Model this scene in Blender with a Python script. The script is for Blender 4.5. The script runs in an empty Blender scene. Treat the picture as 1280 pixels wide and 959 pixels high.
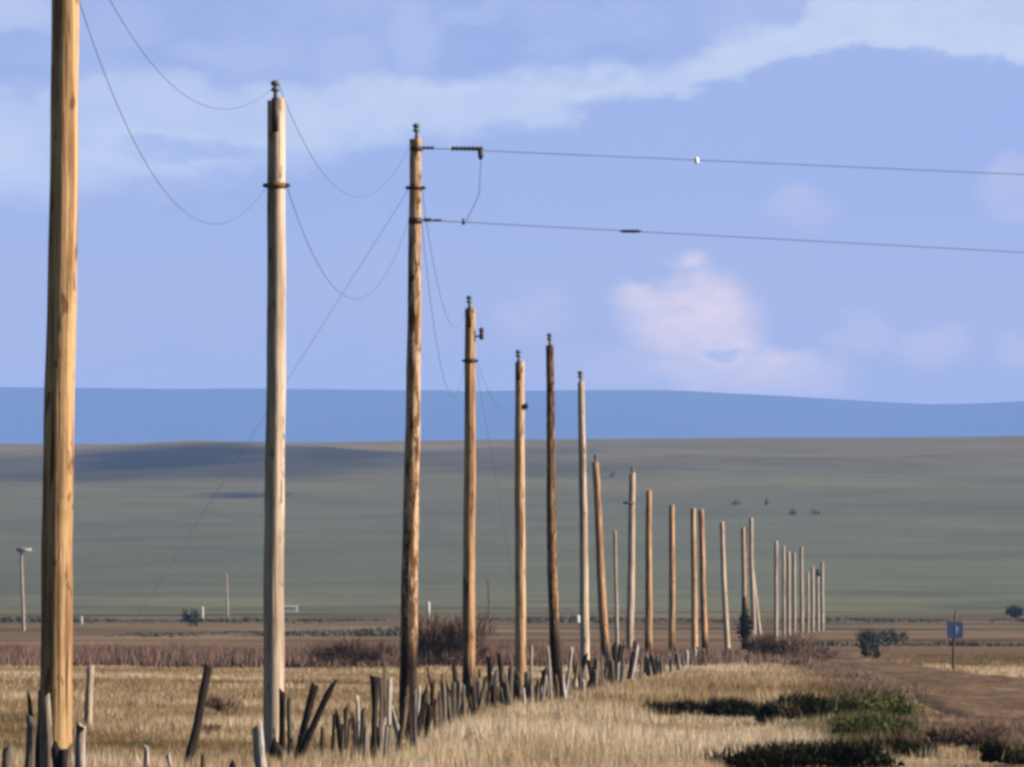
import bpy, bmesh, math, random
import numpy as np
from mathutils import Vector, Matrix, noise as mnoise

sc = bpy.context.scene
COL = sc.collection
rng = np.random.default_rng(7)
random.seed(7)

# ------------------------------------------------------------------ camera
F, CX, HY, EYE = 8000.0, 640.0, 778.0, 1.6          # focal length and horizon row in 1280-wide pixels, eye height
cam = bpy.data.cameras.new('camera')
cam.sensor_width = 36.0
cam.lens = 36.0 * F / 1280.0
cam.shift_y = (HY - 479.5) / 1280.0
cam.clip_start = 1.0
cam.clip_end = 60000.0
camo = bpy.data.objects.new('camera', cam)
COL.objects.link(camo)
camo.location = (0, 0, EYE)
camo.rotation_euler = (math.radians(90), 0, 0)
sc.camera = camo

# ------------------------------------------------------------------ sun, sky, exposure
SUN_AZ, SUN_EL = 96.0, 22.0
sun = bpy.data.lights.new('sun', 'SUN')
sun.energy = 5.0
sun.angle = math.radians(0.53)
sun.color = (1.0, 0.89, 0.76)
suno = bpy.data.objects.new('sun', sun)
COL.objects.link(suno)
a, e = math.radians(SUN_AZ), math.radians(SUN_EL)
sdir = Vector((math.sin(a) * math.cos(e), math.cos(a) * math.cos(e), math.sin(e)))
suno.rotation_euler = sdir.to_track_quat('Z', 'Y').to_euler()
suno.location = (40, -20, 60)

sc.view_settings.view_transform = 'Standard'
sc.view_settings.look = 'None'
sc.view_settings.gamma = 1.0
sc.view_settings.exposure = 1.0
sc.view_settings.use_curve_mapping = False
sc.render.engine = 'CYCLES'
sc.cycles.filter_width = 3.2
sc.cycles.max_bounces = 6
sc.cycles.diffuse_bounces = 0
sc.cycles.volume_bounces = 1
sc.cycles.transparent_max_bounces = 8


class NT:
    """Small helper for writing node trees as expressions."""
    def __init__(self, tree):
        self.t = tree
        self.l = tree.links

    def n(self, kind, **kw):
        nd = self.t.nodes.new(kind)
        for k, v in kw.items():
            setattr(nd, k, v)
        return nd

    def put(self, sock, v):
        if isinstance(v, bpy.types.NodeSocket):
            self.l.new(v, sock)
        elif v is not None:
            sock.default_value = v

    def m(self, op, a, b=None, c=None, clamp=False):
        nd = self.n('ShaderNodeMath', operation=op, use_clamp=clamp)
        for i, v in enumerate((a, b, c)):
            if v is not None:
                self.put(nd.inputs[i], v)
        return nd.outputs[0]

    def ss(self, v, lo, hi, a=0.0, b=1.0):
        nd = self.n('ShaderNodeMapRange', interpolation_type='SMOOTHSTEP')
        self.put(nd.inputs['Value'], v)
        for k, x in (('From Min', lo), ('From Max', hi), ('To Min', a), ('To Max', b)):
            self.put(nd.inputs[k], x)
        return nd.outputs[0]

    def lin(self, v, lo, hi, a=0.0, b=1.0):
        nd = self.n('ShaderNodeMapRange')
        self.put(nd.inputs['Value'], v)
        for k, x in (('From Min', lo), ('From Max', hi), ('To Min', a), ('To Max', b)):
            self.put(nd.inputs[k], x)
        return nd.outputs[0]

    def mix(self, f, a, b, mode='MIX'):
        nd = self.n('ShaderNodeMix', data_type='RGBA', blend_type=mode)
        self.put(nd.inputs[0], f)
        self.put(nd.inputs[6], a if not isinstance(a, tuple) else (*a, 1.0)[:4])
        self.put(nd.inputs[7], b if not isinstance(b, tuple) else (*b, 1.0)[:4])
        return nd.outputs[2]

    def noise(self, vec, scale, detail=4, rough=0.55, out='Fac', dist=0.0):
        nd = self.n('ShaderNodeTexNoise')
        self.put(nd.inputs['Vector'], vec)
        nd.inputs['Scale'].default_value = scale
        nd.inputs['Detail'].default_value = detail
        nd.inputs['Roughness'].default_value = rough
        nd.inputs['Distortion'].default_value = dist
        return nd.outputs[out]

    def scale(self, vec, s, loc=(0, 0, 0)):
        nd = self.n('ShaderNodeMapping')
        self.put(nd.inputs['Vector'], vec)
        nd.inputs['Scale'].default_value = s
        nd.inputs['Location'].default_value = loc
        return nd.outputs[0]

    def ramp(self, f, stops, interp='LINEAR'):
        nd = self.n('ShaderNodeValToRGB')
        self.put(nd.inputs[0], f)
        cr = nd.color_ramp
        cr.interpolation = interp
        while len(cr.elements) < len(stops):
            cr.elements.new(0.5)
        for el, (p, c) in zip(cr.elements, stops):
            el.position = p
            el.color = (*c, 1.0)
        return nd.outputs[0]

    def curve(self, v, pts):
        """piecewise-linear function of v through pts, by a float curve over its own range"""
        x0, x1 = pts[0][0], pts[-1][0]
        ys = [p[1] for p in pts]
        y0, y1 = min(ys), max(ys)
        t = self.lin(v, x0, x1)
        nd = self.n('ShaderNodeFloatCurve')
        self.put(nd.inputs['Value'], t)
        cu = nd.mapping.curves[0]
        P = [((x - x0) / (x1 - x0), (y - y0) / (y1 - y0)) for x, y in pts]
        while len(cu.points) < len(P):
            cu.points.new(0.5, 0.5)
        for q, p in zip(cu.points, P):
            q.location = p
        nd.mapping.update()
        return self.lin(nd.outputs[0], 0.0, 1.0, y0, y1)


def build_world():
    w = bpy.data.worlds.new('World')
    sc.world = w
    w.use_nodes = True
    t = NT(w.node_tree)
    bg = w.node_tree.nodes['Background']
    STR = 0.05
    bg.inputs['Strength'].default_value = STR
    sky = t.n('ShaderNodeTexSky', sky_type='NISHITA', sun_disc=False)
    sky.sun_elevation = math.radians(SUN_EL)
    sky.sun_rotation = math.radians(SUN_AZ)
    sky.air_density = 1.0
    sky.dust_density = 0.6
    tc = t.n('ShaderNodeTexCoord').outputs['Generated']
    sp = t.n('ShaderNodeSeparateXYZ')
    t.put(sp.inputs[0], tc)
    x, y, z = sp.outputs
    ya = t.m('MAXIMUM', t.m('ABSOLUTE', y), 0.05)
    fw = t.ss(y, 0.2, 0.6)                                # ahead of the camera's station
    u = t.m('MULTIPLY', t.m('DIVIDE', x, ya), 8.0)        # thousandths of the tangent: 8 = 1000 px
    v = t.m('MULTIPLY', t.m('DIVIDE', z, ya), 8.0)
    # bearing/elevation in the photograph's own units (px / 1000)
    n1 = t.noise(t.scale(tc, (30, 30, 75)), 1.0, 6, 0.6)
    n2 = t.noise(t.scale(tc, (75, 75, 160), (3, 1, 7)), 1.0, 5, 0.6)
    n3 = t.noise(t.scale(tc, (11, 11, 60), (9, 4, 2)), 1.0, 5, 0.55)
    c1, c2, c3 = (t.m('SUBTRACT', k, 0.5) for k in (n1, n2, n3))
    n7 = t.noise(t.scale(tc, (190, 190, 330), (2, 6, 1)), 1.0, 4, 0.6)
    wob = t.m('ADD', t.m('ADD', t.m('MULTIPLY', c1, 0.095), t.m('MULTIPLY', c2, 0.07)), t.m('MULTIPLY', t.m('SUBTRACT', n7, 0.5), 0.035))
    X = t.m('ADD', t.m('ADD', u, 0.640), t.m('MULTIPLY', c2, 0.05))
    Y = t.m('ADD', t.m('SUBTRACT', 0.778, v), wob)        # row, downwards
    k = lambda pts: [(p[0] / 1000, p[1] / 1000) for p in pts]
    E1 = t.curve(X, k([(-400, 235), (0, 245), (180, 238), (340, 208), (500, 168), (640, 150), (725, 142), (765, 118),
                       (860, 108), (930, 97), (985, 82), (1060, 75), (1120, 70), (1200, 75), (1290, 84), (1700, 120)]))
    E2 = t.curve(X, k([(-400, 100), (0, 112), (180, 105), (380, 100), (560, 104), (640, 98), (720, 88), (800, 80),
                       (900, 58), (985, 42), (1010, 0), (1100, -150), (1700, -200)]))
    UP_PALE = ((25, 12, 70, 22, .9), (150, 30, 60, 40, .3), (300, 60, 90, 28, .45), (430, 70, 55, 26, .4), (515, 45, 38, 46, .5), (590, 15, 60, 14, .35), (690, 60, 40, 14, .25))

    def blob(cx, cy, sx, sy, amp, p=1.0):
        a = t.m('DIVIDE', t.m('SUBTRACT', X, cx / 1000), sx / 1000)
        b = t.m('DIVIDE', t.m('SUBTRACT', Y, cy / 1000), sy / 1000)
        r = t.m('ADD', t.m('MULTIPLY', a, a), t.m('MULTIPLY', b, b))
        return t.ss(r, 1.6, 0.15, 0.0, amp)
    soft = t.lin(X, 0.3, 0.8, 0.034, 0.010)
    d1 = t.m('SUBTRACT', E1, Y)
    pale = t.ss(d1, t.m('MULTIPLY', soft, -1.0), soft)
    fall = t.ss(d1, 0.0, 0.16, 1.0, 0.62)
    pale = t.m('MULTIPLY', t.m('MULTIPLY', pale, fall), t.lin(n2, 0.3, 0.6, 0.72, 1.05))
    d2 = t.m('SUBTRACT', E2, Y)
    up = t.ss(d2, -0.018, 0.022)
    patch = t.ss(n1, 0.42, 0.66)
    pb = None
    for args in UP_PALE:
        q = blob(*args)
        pb = q if pb is None else t.m('MAXIMUM', pb, q)
    up = t.m('MULTIPLY', up, t.m('SUBTRACT', 1.0, t.m('MAXIMUM', t.m('MULTIPLY', patch, 0.35), pb)))
    pale = t.m('MULTIPLY', pale, t.m('SUBTRACT', 1.0, up))

    pk = blob(862, 398, 88, 60, 0.80)
    for args in ((902, 424, 52, 58, 0.85), (835, 372, 60, 26, 0.7), (930, 468, 130, 40, 0.6), (800, 470, 120, 38, 0.2), (1075, 418, 50, 30, 0.22), (1165, 434, 52, 34, 0.24),
                 (1000, 256, 50, 30, 0.13), (1262, 248, 40, 30, 0.16), (668, 402, 50, 36, 0.16), (1275, 438, 30, 26, 0.22)):
        pk = t.m('MAXIMUM', pk, blob(*args))
    pk = t.m('MULTIPLY', pk, t.m('MULTIPLY', t.lin(n2, 0.3, 0.62, 0.6, 1.08), t.lin(n7, .3, .65, .75, 1.1)))
    dark = blob(250, 196, 95, 17, 0.8)
    dark = t.m('MAXIMUM', dark, blob(40, 108, 70, 20, 0.5))
    dark = t.m('MAXIMUM', dark, blob(905, 438, 30, 9, 0.7))
    K = 1.0 / STR
    sc_ = lambda c: tuple(q * K for q in c)
    base = t.mix(t.ss(Y, 0.16, 0.50), sc_(SKY_B), sc_(SKY_L))
    base = t.mix(t.m('ADD', 0.5, t.m('MULTIPLY', t.m('ADD', c3, t.m('MULTIPLY', c1, .6)), 1.6), clamp=True), base, t.mix(1.0, base, (0.90, 0.94, 1.0), 'MULTIPLY'))
    base = t.mix(t.m('MULTIPLY', up, t.m('MULTIPLY', fw, t.lin(n2, .35, .62, .1, .75))), base, sc_(SKY_D))
    col = t.mix(t.m('MULTIPLY', pale, fw), base, sc_(SKY_P))
    col = t.mix(t.m('MULTIPLY', pk, fw), col, sc_(SKY_K))
    col = t.mix(t.m('MULTIPLY', dark, t.m('MULTIPLY', fw, 0.7)), col, sc_(SKY_D))
    # away from this bank of cloud the plain sky takes over
    low = t.m('MULTIPLY', t.ss(z, 0.105, 0.19, 1.0, 0.0), t.ss(y, -0.1, 0.5))
    out = t.mix(low, sky.outputs[0], col)
    t.put(bg.inputs['Color'], out)


SKY_B = (0.218, 0.252, 0.400)
SKY_L = (0.300, 0.278, 0.335)
SKY_P = (0.355, 0.385, 0.450)
SKY_K = (0.720, 0.520, 0.410)
SKY_D = (0.170, 0.212, 0.372)
build_world()

# ------------------------------------------------------------------ helpers


def tag(o, label=None, cat=None, group=None, kind=None):
    if label: o['label'] = label
    if cat: o['category'] = cat
    if group: o['group'] = group
    if kind: o['kind'] = kind
    return o


def mesh_obj(name, V, Fc, mat, parent=None, smooth=True, loc=(0, 0, 0)):
    me = bpy.data.meshes.new(name)
    me.from_pydata([tuple(v) for v in V], [], [tuple(f) for f in Fc])
    me.materials.append(mat)
    if smooth:
        me.polygons.foreach_set('use_smooth', [True] * len(me.polygons))
    me.update()
    o = bpy.data.objects.new(name, me)
    COL.objects.link(o)
    o.location = loc
    if parent: o.parent = parent
    return o


def empty(name, loc):
    o = bpy.data.objects.new(name, None)
    COL.objects.link(o)
    o.location = loc
    o.empty_display_size = 0.3
    return o


def tris_obj(name, P, tone, mat, parent=None, loc=(0, 0, 0)):
    """P: (n,3,3) triangle corners; tone: (n,3) or (n,) float attribute"""
    n = len(P)
    me = bpy.data.meshes.new(name)
    me.vertices.add(n * 3)
    me.vertices.foreach_set('co', np.ascontiguousarray(P, dtype=np.float32).reshape(-1))
    me.loops.add(n * 3)
    me.loops.foreach_set('vertex_index', np.arange(n * 3, dtype=np.int32))
    me.polygons.add(n)
    me.polygons.foreach_set('loop_start', np.arange(0, n * 3, 3, dtype=np.int32))
    at = me.attributes.new('tone', 'FLOAT', 'POINT')
    tv = np.repeat(tone, 3) if np.ndim(tone) == 1 else tone.reshape(-1)
    at.data.foreach_set('value', np.ascontiguousarray(tv, dtype=np.float32))
    me.materials.append(mat)
    me.update(calc_edges=True)
    o = bpy.data.objects.new(name, me)
    COL.objects.link(o)
    o.location = loc
    if parent: o.parent = parent
    return o


def new_mat(name):
    m = bpy.data.materials.new(name)
    m.use_nodes = True
    t = NT(m.node_tree)
    b = m.node_tree.nodes['Principled BSDF']
    b.inputs['Specular IOR Level'].default_value = 0.15
    b.inputs['Roughness'].default_value = 0.9
    return m, t, b


def plain(name, c, rough=0.7, metal=0.0, var=0.25, scale=14):
    m, t, b = new_mat(name)
    tc = t.n('ShaderNodeTexCoord').outputs['Object']
    n = t.noise(tc, scale, 4)
    t.put(b.inputs['Base Color'], t.mix(n, tuple(q * (1 - var) for q in c), tuple(min(1, q * (1 + var)) for q in c)))
    b.inputs['Roughness'].default_value = rough
    b.inputs['Metallic'].default_value = metal
    return m


def foliage_mat(name, stops, trans=0.25):
    m, t, b = new_mat(name)
    at = t.n('ShaderNodeAttribute', attribute_name='tone').outputs['Fac']
    c = t.ramp(at, stops)
    t.put(b.inputs['Base Color'], c)
    b.inputs['Specular IOR Level'].default_value = 0.05
    tr = t.n('ShaderNodeBsdfTranslucent')
    t.put(tr.inputs['Color'], c)
    mx = t.n('ShaderNodeMixShader')
    mx.inputs[0].default_value = trans
    t.l.new(b.outputs[0], mx.inputs[1])
    t.l.new(tr.outputs[0], mx.inputs[2])
    out = m.node_tree.nodes['Material Output']
    t.l.new(mx.outputs[0], out.inputs['Surface'])
    return m


def wood_mat(name, dark, mid, light, creosote=None, chip=None, streak=1.0):
    """weathered pole wood: long grain, checks (cracks), knots; optional tarred butt and peeling patches"""
    m, t, b = new_mat(name)
    tc = t.n('ShaderNodeTexCoord').outputs['Object']
    oi = t.n('ShaderNodeObjectInfo').outputs['Random']
    off = t.n('ShaderNodeCombineXYZ')
    for i in range(3): t.put(off.inputs[i], t.m('MULTIPLY', oi, 31.0 + 7 * i))
    va = t.n('ShaderNodeVectorMath', operation='ADD')
    t.put(va.inputs[0], tc); t.put(va.inputs[1], off.outputs[0])
    P = va.outputs[0]
    g = t.noise(t.scale(P, (14, 14, 0.35)), 1.0, 6, 0.65, dist=0.4)
    g2 = t.noise(t.scale(P, (40, 40, 1.2)), 1.0, 4, 0.6)
    g3 = t.noise(t.scale(P, (4, 4, 0.9)), 1.0, 4, 0.6)
    f = t.m('ADD', t.m('MULTIPLY', g, 0.62), t.m('ADD', t.m('MULTIPLY', g2, 0.24), t.m('MULTIPLY', g3, 0.26)))
    f = t.lin(f, 0.42, 0.70)
    col = t.ramp(f, [(0.0, dark), (0.34, mid), (0.72, light), (1.0, tuple(min(1, q * 1.12) for q in light))])
    # knots and mottled scars
    kn = t.noise(t.scale(P, (9, 9, 3.2), (5, 2, 1)), 1.0, 3, 0.5)
    col = t.mix(t.ss(kn, 0.60, 0.68, 0.0, 0.75), col, tuple(q * 0.55 for q in dark))
    ck = t.noise(t.scale(P, (24, 24, 0.16), (1, 8, 3)), 1.0, 3, 0.5)
    col = t.mix(t.ss(ck, 0.60, 0.63, 0.0, 0.85 * streak), col, tuple(q * 0.35 for q in dark))
    if chip:
        cp = t.noise(t.scale(P, (13, 13, 2.6), (2, 2, 9)), 1.0, 5, 0.7)
        col = t.mix(t.ss(cp, 0.50, 0.54, 0.0, 0.95), col, chip)
        cq = t.noise(t.scale(P, (11, 11, 3.0), (7, 3, 1)), 1.0, 4, 0.65)
        col = t.mix(t.ss(cq, 0.56, 0.60, 0.0, 0.85), col, tuple(q * .7 for q in dark))
    if creosote:
        s2 = t.n('ShaderNodeSeparateXYZ'); t.put(s2.inputs[0], tc)
        h = t.m('ADD', s2.outputs[2], t.m('MULTIPLY', t.m('SUBTRACT', g, 0.5), 1.8))
        col = t.mix(t.ss(h, creosote[0] + 0.35, creosote[0] - 0.35, 0.0, 0.93), col, creosote[1])
    t.put(b.inputs['Base Color'], col)
    bp = t.n('ShaderNodeBump')
    bp.inputs['Strength'].default_value = 0.7
    bp.inputs['Distance'].default_value = 0.02
    t.put(bp.inputs['Height'], t.m('ADD', f, t.m('MULTIPLY', t.ss(ck, 0.62, 0.66), -1.0)))
    t.put(b.inputs['Normal'], bp.outputs[0])
    return m


# ------------------------------------------------------------------ terrain
def fbm(x, y, s, seed=0):
    r = 0
    for k, (a, fx, fy, p) in enumerate(((1, 1, .7, .3), (.7, -.8, 1.3, 1.9), (.55, 1.9, 1.1, 4.1), (.4, 2.3, -2.2, 2.2), (.3, 3.7, 2.9, 5.5), (.22, -5.1, 4.3, .8))):
        r = r + a * np.sin((x * fx + y * fy) / s + p + seed * (k + 1.3))
    return r / 2.2


def sstep(v, a, b):
    t = np.clip((v - a) / (b - a), 0, 1)
    return t * t * (3 - 2 * t)


def ground_z(x, y):
    x = np.asarray(x, float); y = np.asarray(y, float)
    z = 0.045 * fbm(x, y, 5.0) + 0.05 * fbm(x, y * 0.5, 17.0, 3)
    # shallow bank under the old fence, a rutted track to its right
    far = sstep(y, 330, 620)
    z = z * (1 - far) + far * 0.12 * fbm(x, y, 60.0, 5)
    r = np.clip(y - 620, 0, 780)
    z = z + 0.0056 * r
    # long grassy hill
    crest = 3400 + 180 * np.sin(x / 620 + 1.0)
    t = np.clip((y - 1400) / (crest - 1400), 0, 1.8)
    prof = np.where(t < 1, 0.55 * t + 0.45 * np.sin(np.clip(t, 0, 1) * math.pi / 2) ** 1.5, 1 - 0.9 * (t - 1) ** 1.3)
    H = 96.0 + 3.0 * sstep(x, -260, 100) + 2 * sstep(x, 230, 360) * (1 - sstep(x, 450, 800)) + 6 * np.sin(x / 1000)
    hill = np.maximum(prof, 0) * H
    rel = sstep(y, 1700, 2200) * (2.0 * fbm(x, y * 0.55, 80.0, 1) + 0.9 * fbm(x, y * .6, 26.0, 2))
    topleft = np.exp(-((x + 160) / 180) ** 2 - ((y - 3000) / 350) ** 2)
    rel = rel * (0.8 + 1.2 * topleft)
    z = z + hill + rel * (1 - 0.85 * sstep(y, 2800, 3250))
    return z


def gz(x, y):
    return float(ground_z(x, y))


def W(px, py, d):
    """point seen at photograph row/column (px, py) standing d metres out"""
    return Vector(((px - CX) / F * d, d, EYE - (py - HY) / F * d))


def dist_of(py):
    return EYE * F / (py - HY)


def hit(px, py):
    for yy in np.arange(1400, 3700, 5.0):
        if EYE - (py - HY) / F * yy <= gz((px - CX) / F * yy, yy):
            return float(yy)
    return 3300.0


# cloud shade painted on the hill, one small brush patch: bearing, row, half width, depth, strength
SHADE_BRUSH_SPOTS = [(205, 578, 48, 170, 1.0), (110, 590, 50, 120, .65), (20, 588, 44, 130, .6), (300, 588, 44, 100, .55), (390, 578, 36, 110, .65),
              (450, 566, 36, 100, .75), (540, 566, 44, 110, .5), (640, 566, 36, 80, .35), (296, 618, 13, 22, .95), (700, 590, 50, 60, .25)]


def ground_mat():
    m, t, b = new_mat('grassland')
    ge = t.n('ShaderNodeNewGeometry').outputs['Position']
    s = t.n('ShaderNodeSeparateXYZ'); t.put(s.inputs[0], ge)
    x, y, z = s.outputs
    n1 = t.noise(t.scale(ge, (0.02, 0.011, 0)), 1.0, 5, 0.6)
    n2 = t.noise(t.scale(ge, (0.0035, 0.0045, 0), (4, 7, 0)), 1.0, 5, 0.6)
    n3 = t.noise(t.scale(ge, (0.9, 0.9, 0)), 1.0, 6, 0.6)
    n4 = t.noise(t.scale(ge, (0.0030, 0.0036, 0), (1, 3, 0)), 1.0, 6, 0.62)
    ly = t.m('LOGARITHM', t.m('MAXIMUM', y, 20.0), 10.0)
    ly = t.m('ADD', ly, t.m('MULTIPLY', t.m('SUBTRACT', n1, 0.5), 0.16))
    f = t.lin(ly, 1.5, 4.0)
    q = lambda d: (math.log10(d) - 1.5) / 2.5
    col = t.ramp(f, [(q(60), (.27, .195, .115)), (q(210), (.30, .22, .135)), (q(260), (.16, .105, .075)), (q(420), (.19, .13, .09)),
                     (q(520), (.24, .165, .11)), (q(610), (.15, .11, .068)), (q(700), (.28, .21, .145)), (q(800), (.14, .11, .07)),
                     (q(950), (.19, .145, .09)), (q(1150), (.15, .135, .075)), (q(1300), (.18, .18, .09)), (q(1500), (.150, .158, .097)),
                     (q(2000), (.145, .148, .096)), (q(2600), (.163, .151, .090)), (q(3000), (.20, .165, .095)), (q(3400), (.200, .166, .10)), (q(6000), (.2, .16, .09))])
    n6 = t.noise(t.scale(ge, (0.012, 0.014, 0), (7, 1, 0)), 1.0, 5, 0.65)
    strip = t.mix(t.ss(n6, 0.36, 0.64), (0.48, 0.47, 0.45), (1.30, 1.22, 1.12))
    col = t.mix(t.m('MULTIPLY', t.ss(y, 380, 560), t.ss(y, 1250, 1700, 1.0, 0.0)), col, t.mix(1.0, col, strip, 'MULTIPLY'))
    col = t.mix(t.m('MULTIPLY', t.ss(n3, 0.35, 0.7), 0.45), col, t.mix(1.0, col, (0.55, 0.52, 0.5), 'MULTIPLY'))
    hillf = t.ss(y, 1200, 1700)
    n5 = t.noise(t.scale(ge, (0.02, 0.02, 0), (2, 5, 0)), 1.0, 5, 0.65)
    g1 = t.mix(t.ss(n4, 0.40, 0.62), (0.91, 0.93, 0.94), (1.09, 1.07, 1.04))
    g2 = t.mix(t.ss(n2, 0.35, 0.65), (0.92, 0.92, 0.93), (1.07, 1.07, 1.04))
    g3 = t.mix(t.ss(n5, 0.35, 0.68), (0.90, 0.91, 0.92), (1.08, 1.07, 1.06))
    hc = t.mix(1.0, t.mix(1.0, t.mix(1.0, col, g1, 'MULTIPLY'), g2, 'MULTIPLY'), g3, 'MULTIPLY')
    col = t.mix(hillf, col, hc)
    # cloud shade put into the hill's colour, upper left, plus one brush patch
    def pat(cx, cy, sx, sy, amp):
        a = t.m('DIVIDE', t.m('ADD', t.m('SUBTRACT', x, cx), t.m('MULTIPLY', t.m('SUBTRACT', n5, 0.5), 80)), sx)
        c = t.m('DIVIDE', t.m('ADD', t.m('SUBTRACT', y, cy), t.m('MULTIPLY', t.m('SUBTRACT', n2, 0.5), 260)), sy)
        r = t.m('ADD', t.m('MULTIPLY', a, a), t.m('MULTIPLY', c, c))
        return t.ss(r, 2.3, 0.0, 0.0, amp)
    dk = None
    for (qx, qy, sx, sy, amp) in SHADE_BRUSH_SPOTS:
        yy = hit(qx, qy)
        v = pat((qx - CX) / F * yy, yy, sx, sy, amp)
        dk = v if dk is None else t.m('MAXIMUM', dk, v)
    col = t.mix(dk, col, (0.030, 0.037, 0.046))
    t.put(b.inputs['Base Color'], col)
    b.inputs['Roughness'].default_value = 1.0
    b.inputs['Specular IOR Level'].default_value = 0.0
    return m


def build_ground():
    ys = np.concatenate([np.linspace(-300, 40, 18), np.arange(45, 370, 1.6), np.geomspace(372, 2000, 90), np.geomspace(2030, 8600, 170)])
    s = np.linspace(-1, 1, 261)
    fr = np.sign(s) * (0.22 * np.abs(s) + 0.78 * np.abs(s) ** 3)
    hw = np.minimum(70 + 0.95 * np.maximum(ys, 0) + 0.6 * np.maximum(-ys, 0), 8400)
    X = fr[None, :] * hw[:, None]
    Y = np.repeat(ys[:, None], len(s), 1)
    Z = ground_z(X, Y)
    V = np.stack([X, Y, Z], -1).reshape(-1, 3)
    nr, nc = X.shape
    i = np.arange(nr - 1)[:, None] * nc + np.arange(nc - 1)[None, :]
    Q = np.stack([i, i + 1, i + nc + 1, i + nc], -1).reshape(-1, 4)
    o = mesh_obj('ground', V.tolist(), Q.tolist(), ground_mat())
    tag(o, kind='structure')


build_ground()


def build_mountains():
    xs = np.linspace(-7600, 7600, 300)
    pts = [(-9000, 470), (-2500, 478), (0, 484), (300, 486), (500, 488), (700, 488), (830, 488), (900, 491), (1000, 496), (1100, 502), (1170, 506), (1215, 505), (1280, 501), (1600, 492), (3000, 486), (9000, 480)]
    px = xs / 16000 * F + CX
    ridge = EYE + (HY - np.interp(px, [p[0] for p in pts], [p[1] for p in pts])) / F * 16000
    ridge = ridge + 1.6 * fbm(xs, 0 * xs, 130.0, 4)
    rows = [(14300, 0.0), (14700, .22), (15100, .45), (15500, .72), (15800, .9), (16000, 1.0), (16400, .93), (17000, .4)]
    V = []
    for k, (yy, f) in enumerate(rows):
        zz = -20 + (ridge + 20) * f
        if 0 < f < 1: zz = zz + 26 * fbm(xs, yy + 0 * xs, 260.0, 2) * (1 - f) + 8 * fbm(xs, yy + 0 * xs, 70., 6) * (1 - f)
        V += [(x, yy + (0 if f == 1 else 60 * math.sin(x / 300 + k)), z) for x, z in zip(xs, zz)]
    n = len(xs)
    Q = [(r * n + i, r * n + i + 1, (r + 1) * n + i + 1, (r + 1) * n + i) for r in range(len(rows) - 1) for i in range(n - 1)]
    m, t, b = new_mat('mountain_slopes')
    ge = t.n('ShaderNodeNewGeometry').outputs['Position']
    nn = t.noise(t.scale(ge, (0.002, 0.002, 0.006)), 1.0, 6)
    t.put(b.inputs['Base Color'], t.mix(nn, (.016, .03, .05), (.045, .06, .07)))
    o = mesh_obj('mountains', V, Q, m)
    tag(o, kind='structure')


build_mountains()

# haze: a closed box of even, thin blue air round everything
HZ_DENS, HZ_COL, HZ_G = 0.72e-4, (0.275, 0.48, 1.0), 0.0


def build_haze():
    x0, x1, y0, y1, z0, z1 = -8700, 8700, -420, 17600, -23, 640
    V = [(x, y, z) for x in (x0, x1) for y in (y0, y1) for z in (z0, z1)]
    Q = [(0, 1, 3, 2), (4, 6, 7, 5), (0, 4, 5, 1), (2, 3, 7, 6), (0, 2, 6, 4), (1, 5, 7, 3)]
    m = bpy.data.materials.new('haze_air')
    m.use_nodes = True
    nt = m.node_tree
    nt.nodes.clear()
    out = nt.nodes.new('ShaderNodeOutputMaterial')
    pv = nt.nodes.new('ShaderNodeVolumePrincipled')
    pv.inputs['Color'].default_value = (*HZ_COL, 1)
    pv.inputs['Density'].default_value = HZ_DENS
    pv.inputs['Anisotropy'].default_value = HZ_G
    nt.links.new(pv.outputs[0], out.inputs['Volume'])
    o = mesh_obj('haze', V, Q, m, smooth=False)
    tag(o, kind='stuff')


build_haze()


# ------------------------------------------------------------------ dirt track
ROAD_L = [(60, 6.2), (84, 6.6), (104, 7.2), (125, 7.9), (178, 9.3), (230, 10.8), (272, 12.0), (330, 14.6)]
ROAD_R = [(60, 10.6), (84, 11.2), (104, 11.8), (125, 12.4), (178, 14.0), (213, 14.6), (272, 15.2), (330, 17.0)]


def road_edges(y):
    return (np.interp(y, [p[0] for p in ROAD_L], [p[1] for p in ROAD_L]) + 0.25 * fbm(y, 0 * y, 3.0, 1),
            np.interp(y, [p[0] for p in ROAD_R], [p[1] for p in ROAD_R]) + 0.3 * fbm(y, 0 * y, 3.0, 2))


def build_road():
    ys = np.arange(56, 325, 1.2)
    l, r = road_edges(ys)
    nc = 19
    V = []
    for y, a, c in zip(ys, l, r):
        for k in range(nc):
            f = k / (nc - 1)
            x = a + (c - a) * f
            rut = -0.035 * (math.exp(-((f - .28) / .08) ** 2) + math.exp(-((f - .72) / .08) ** 2))
            V.append((x, y, gz(x, y) + 0.06 + rut - (0.10 if k in (0, nc - 1) else 0)))
    Q = [(i * nc + k, i * nc + k + 1, (i + 1) * nc + k + 1, (i + 1) * nc + k) for i in range(len(ys) - 1) for k in range(nc - 1)]
    m, t, b = new_mat('track_earth')
    ge = t.n('ShaderNodeNewGeometry').outputs['Position']
    n1 = t.noise(t.scale(ge, (2.2, 0.30, 1)), 1.0, 7, 0.72)
    n2 = t.noise(t.scale(ge, (0.25, 0.05, 1)), 1.0, 4, 0.6)
    c = t.ramp(t.m('ADD', t.m('MULTIPLY', n1, 0.62), t.m('MULTIPLY', n2, 0.38)),
               [(0.36, (.045, .025, .013)), (0.47, (.115, .066, .033)), (0.56, (.19, .115, .06)), (0.66, (.33, .23, .145))])
    t.put(b.inputs['Base Color'], c)
    bp = t.n('ShaderNodeBump'); bp.inputs['Strength'].default_value = 0.8; bp.inputs['Distance'].default_value = 0.06
    t.put(bp.inputs['Height'], n1); t.put(b.inputs['Normal'], bp.outputs[0])
    tag(mesh_obj('dirt_track', V, Q, m), kind='structure')


build_road()

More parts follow.
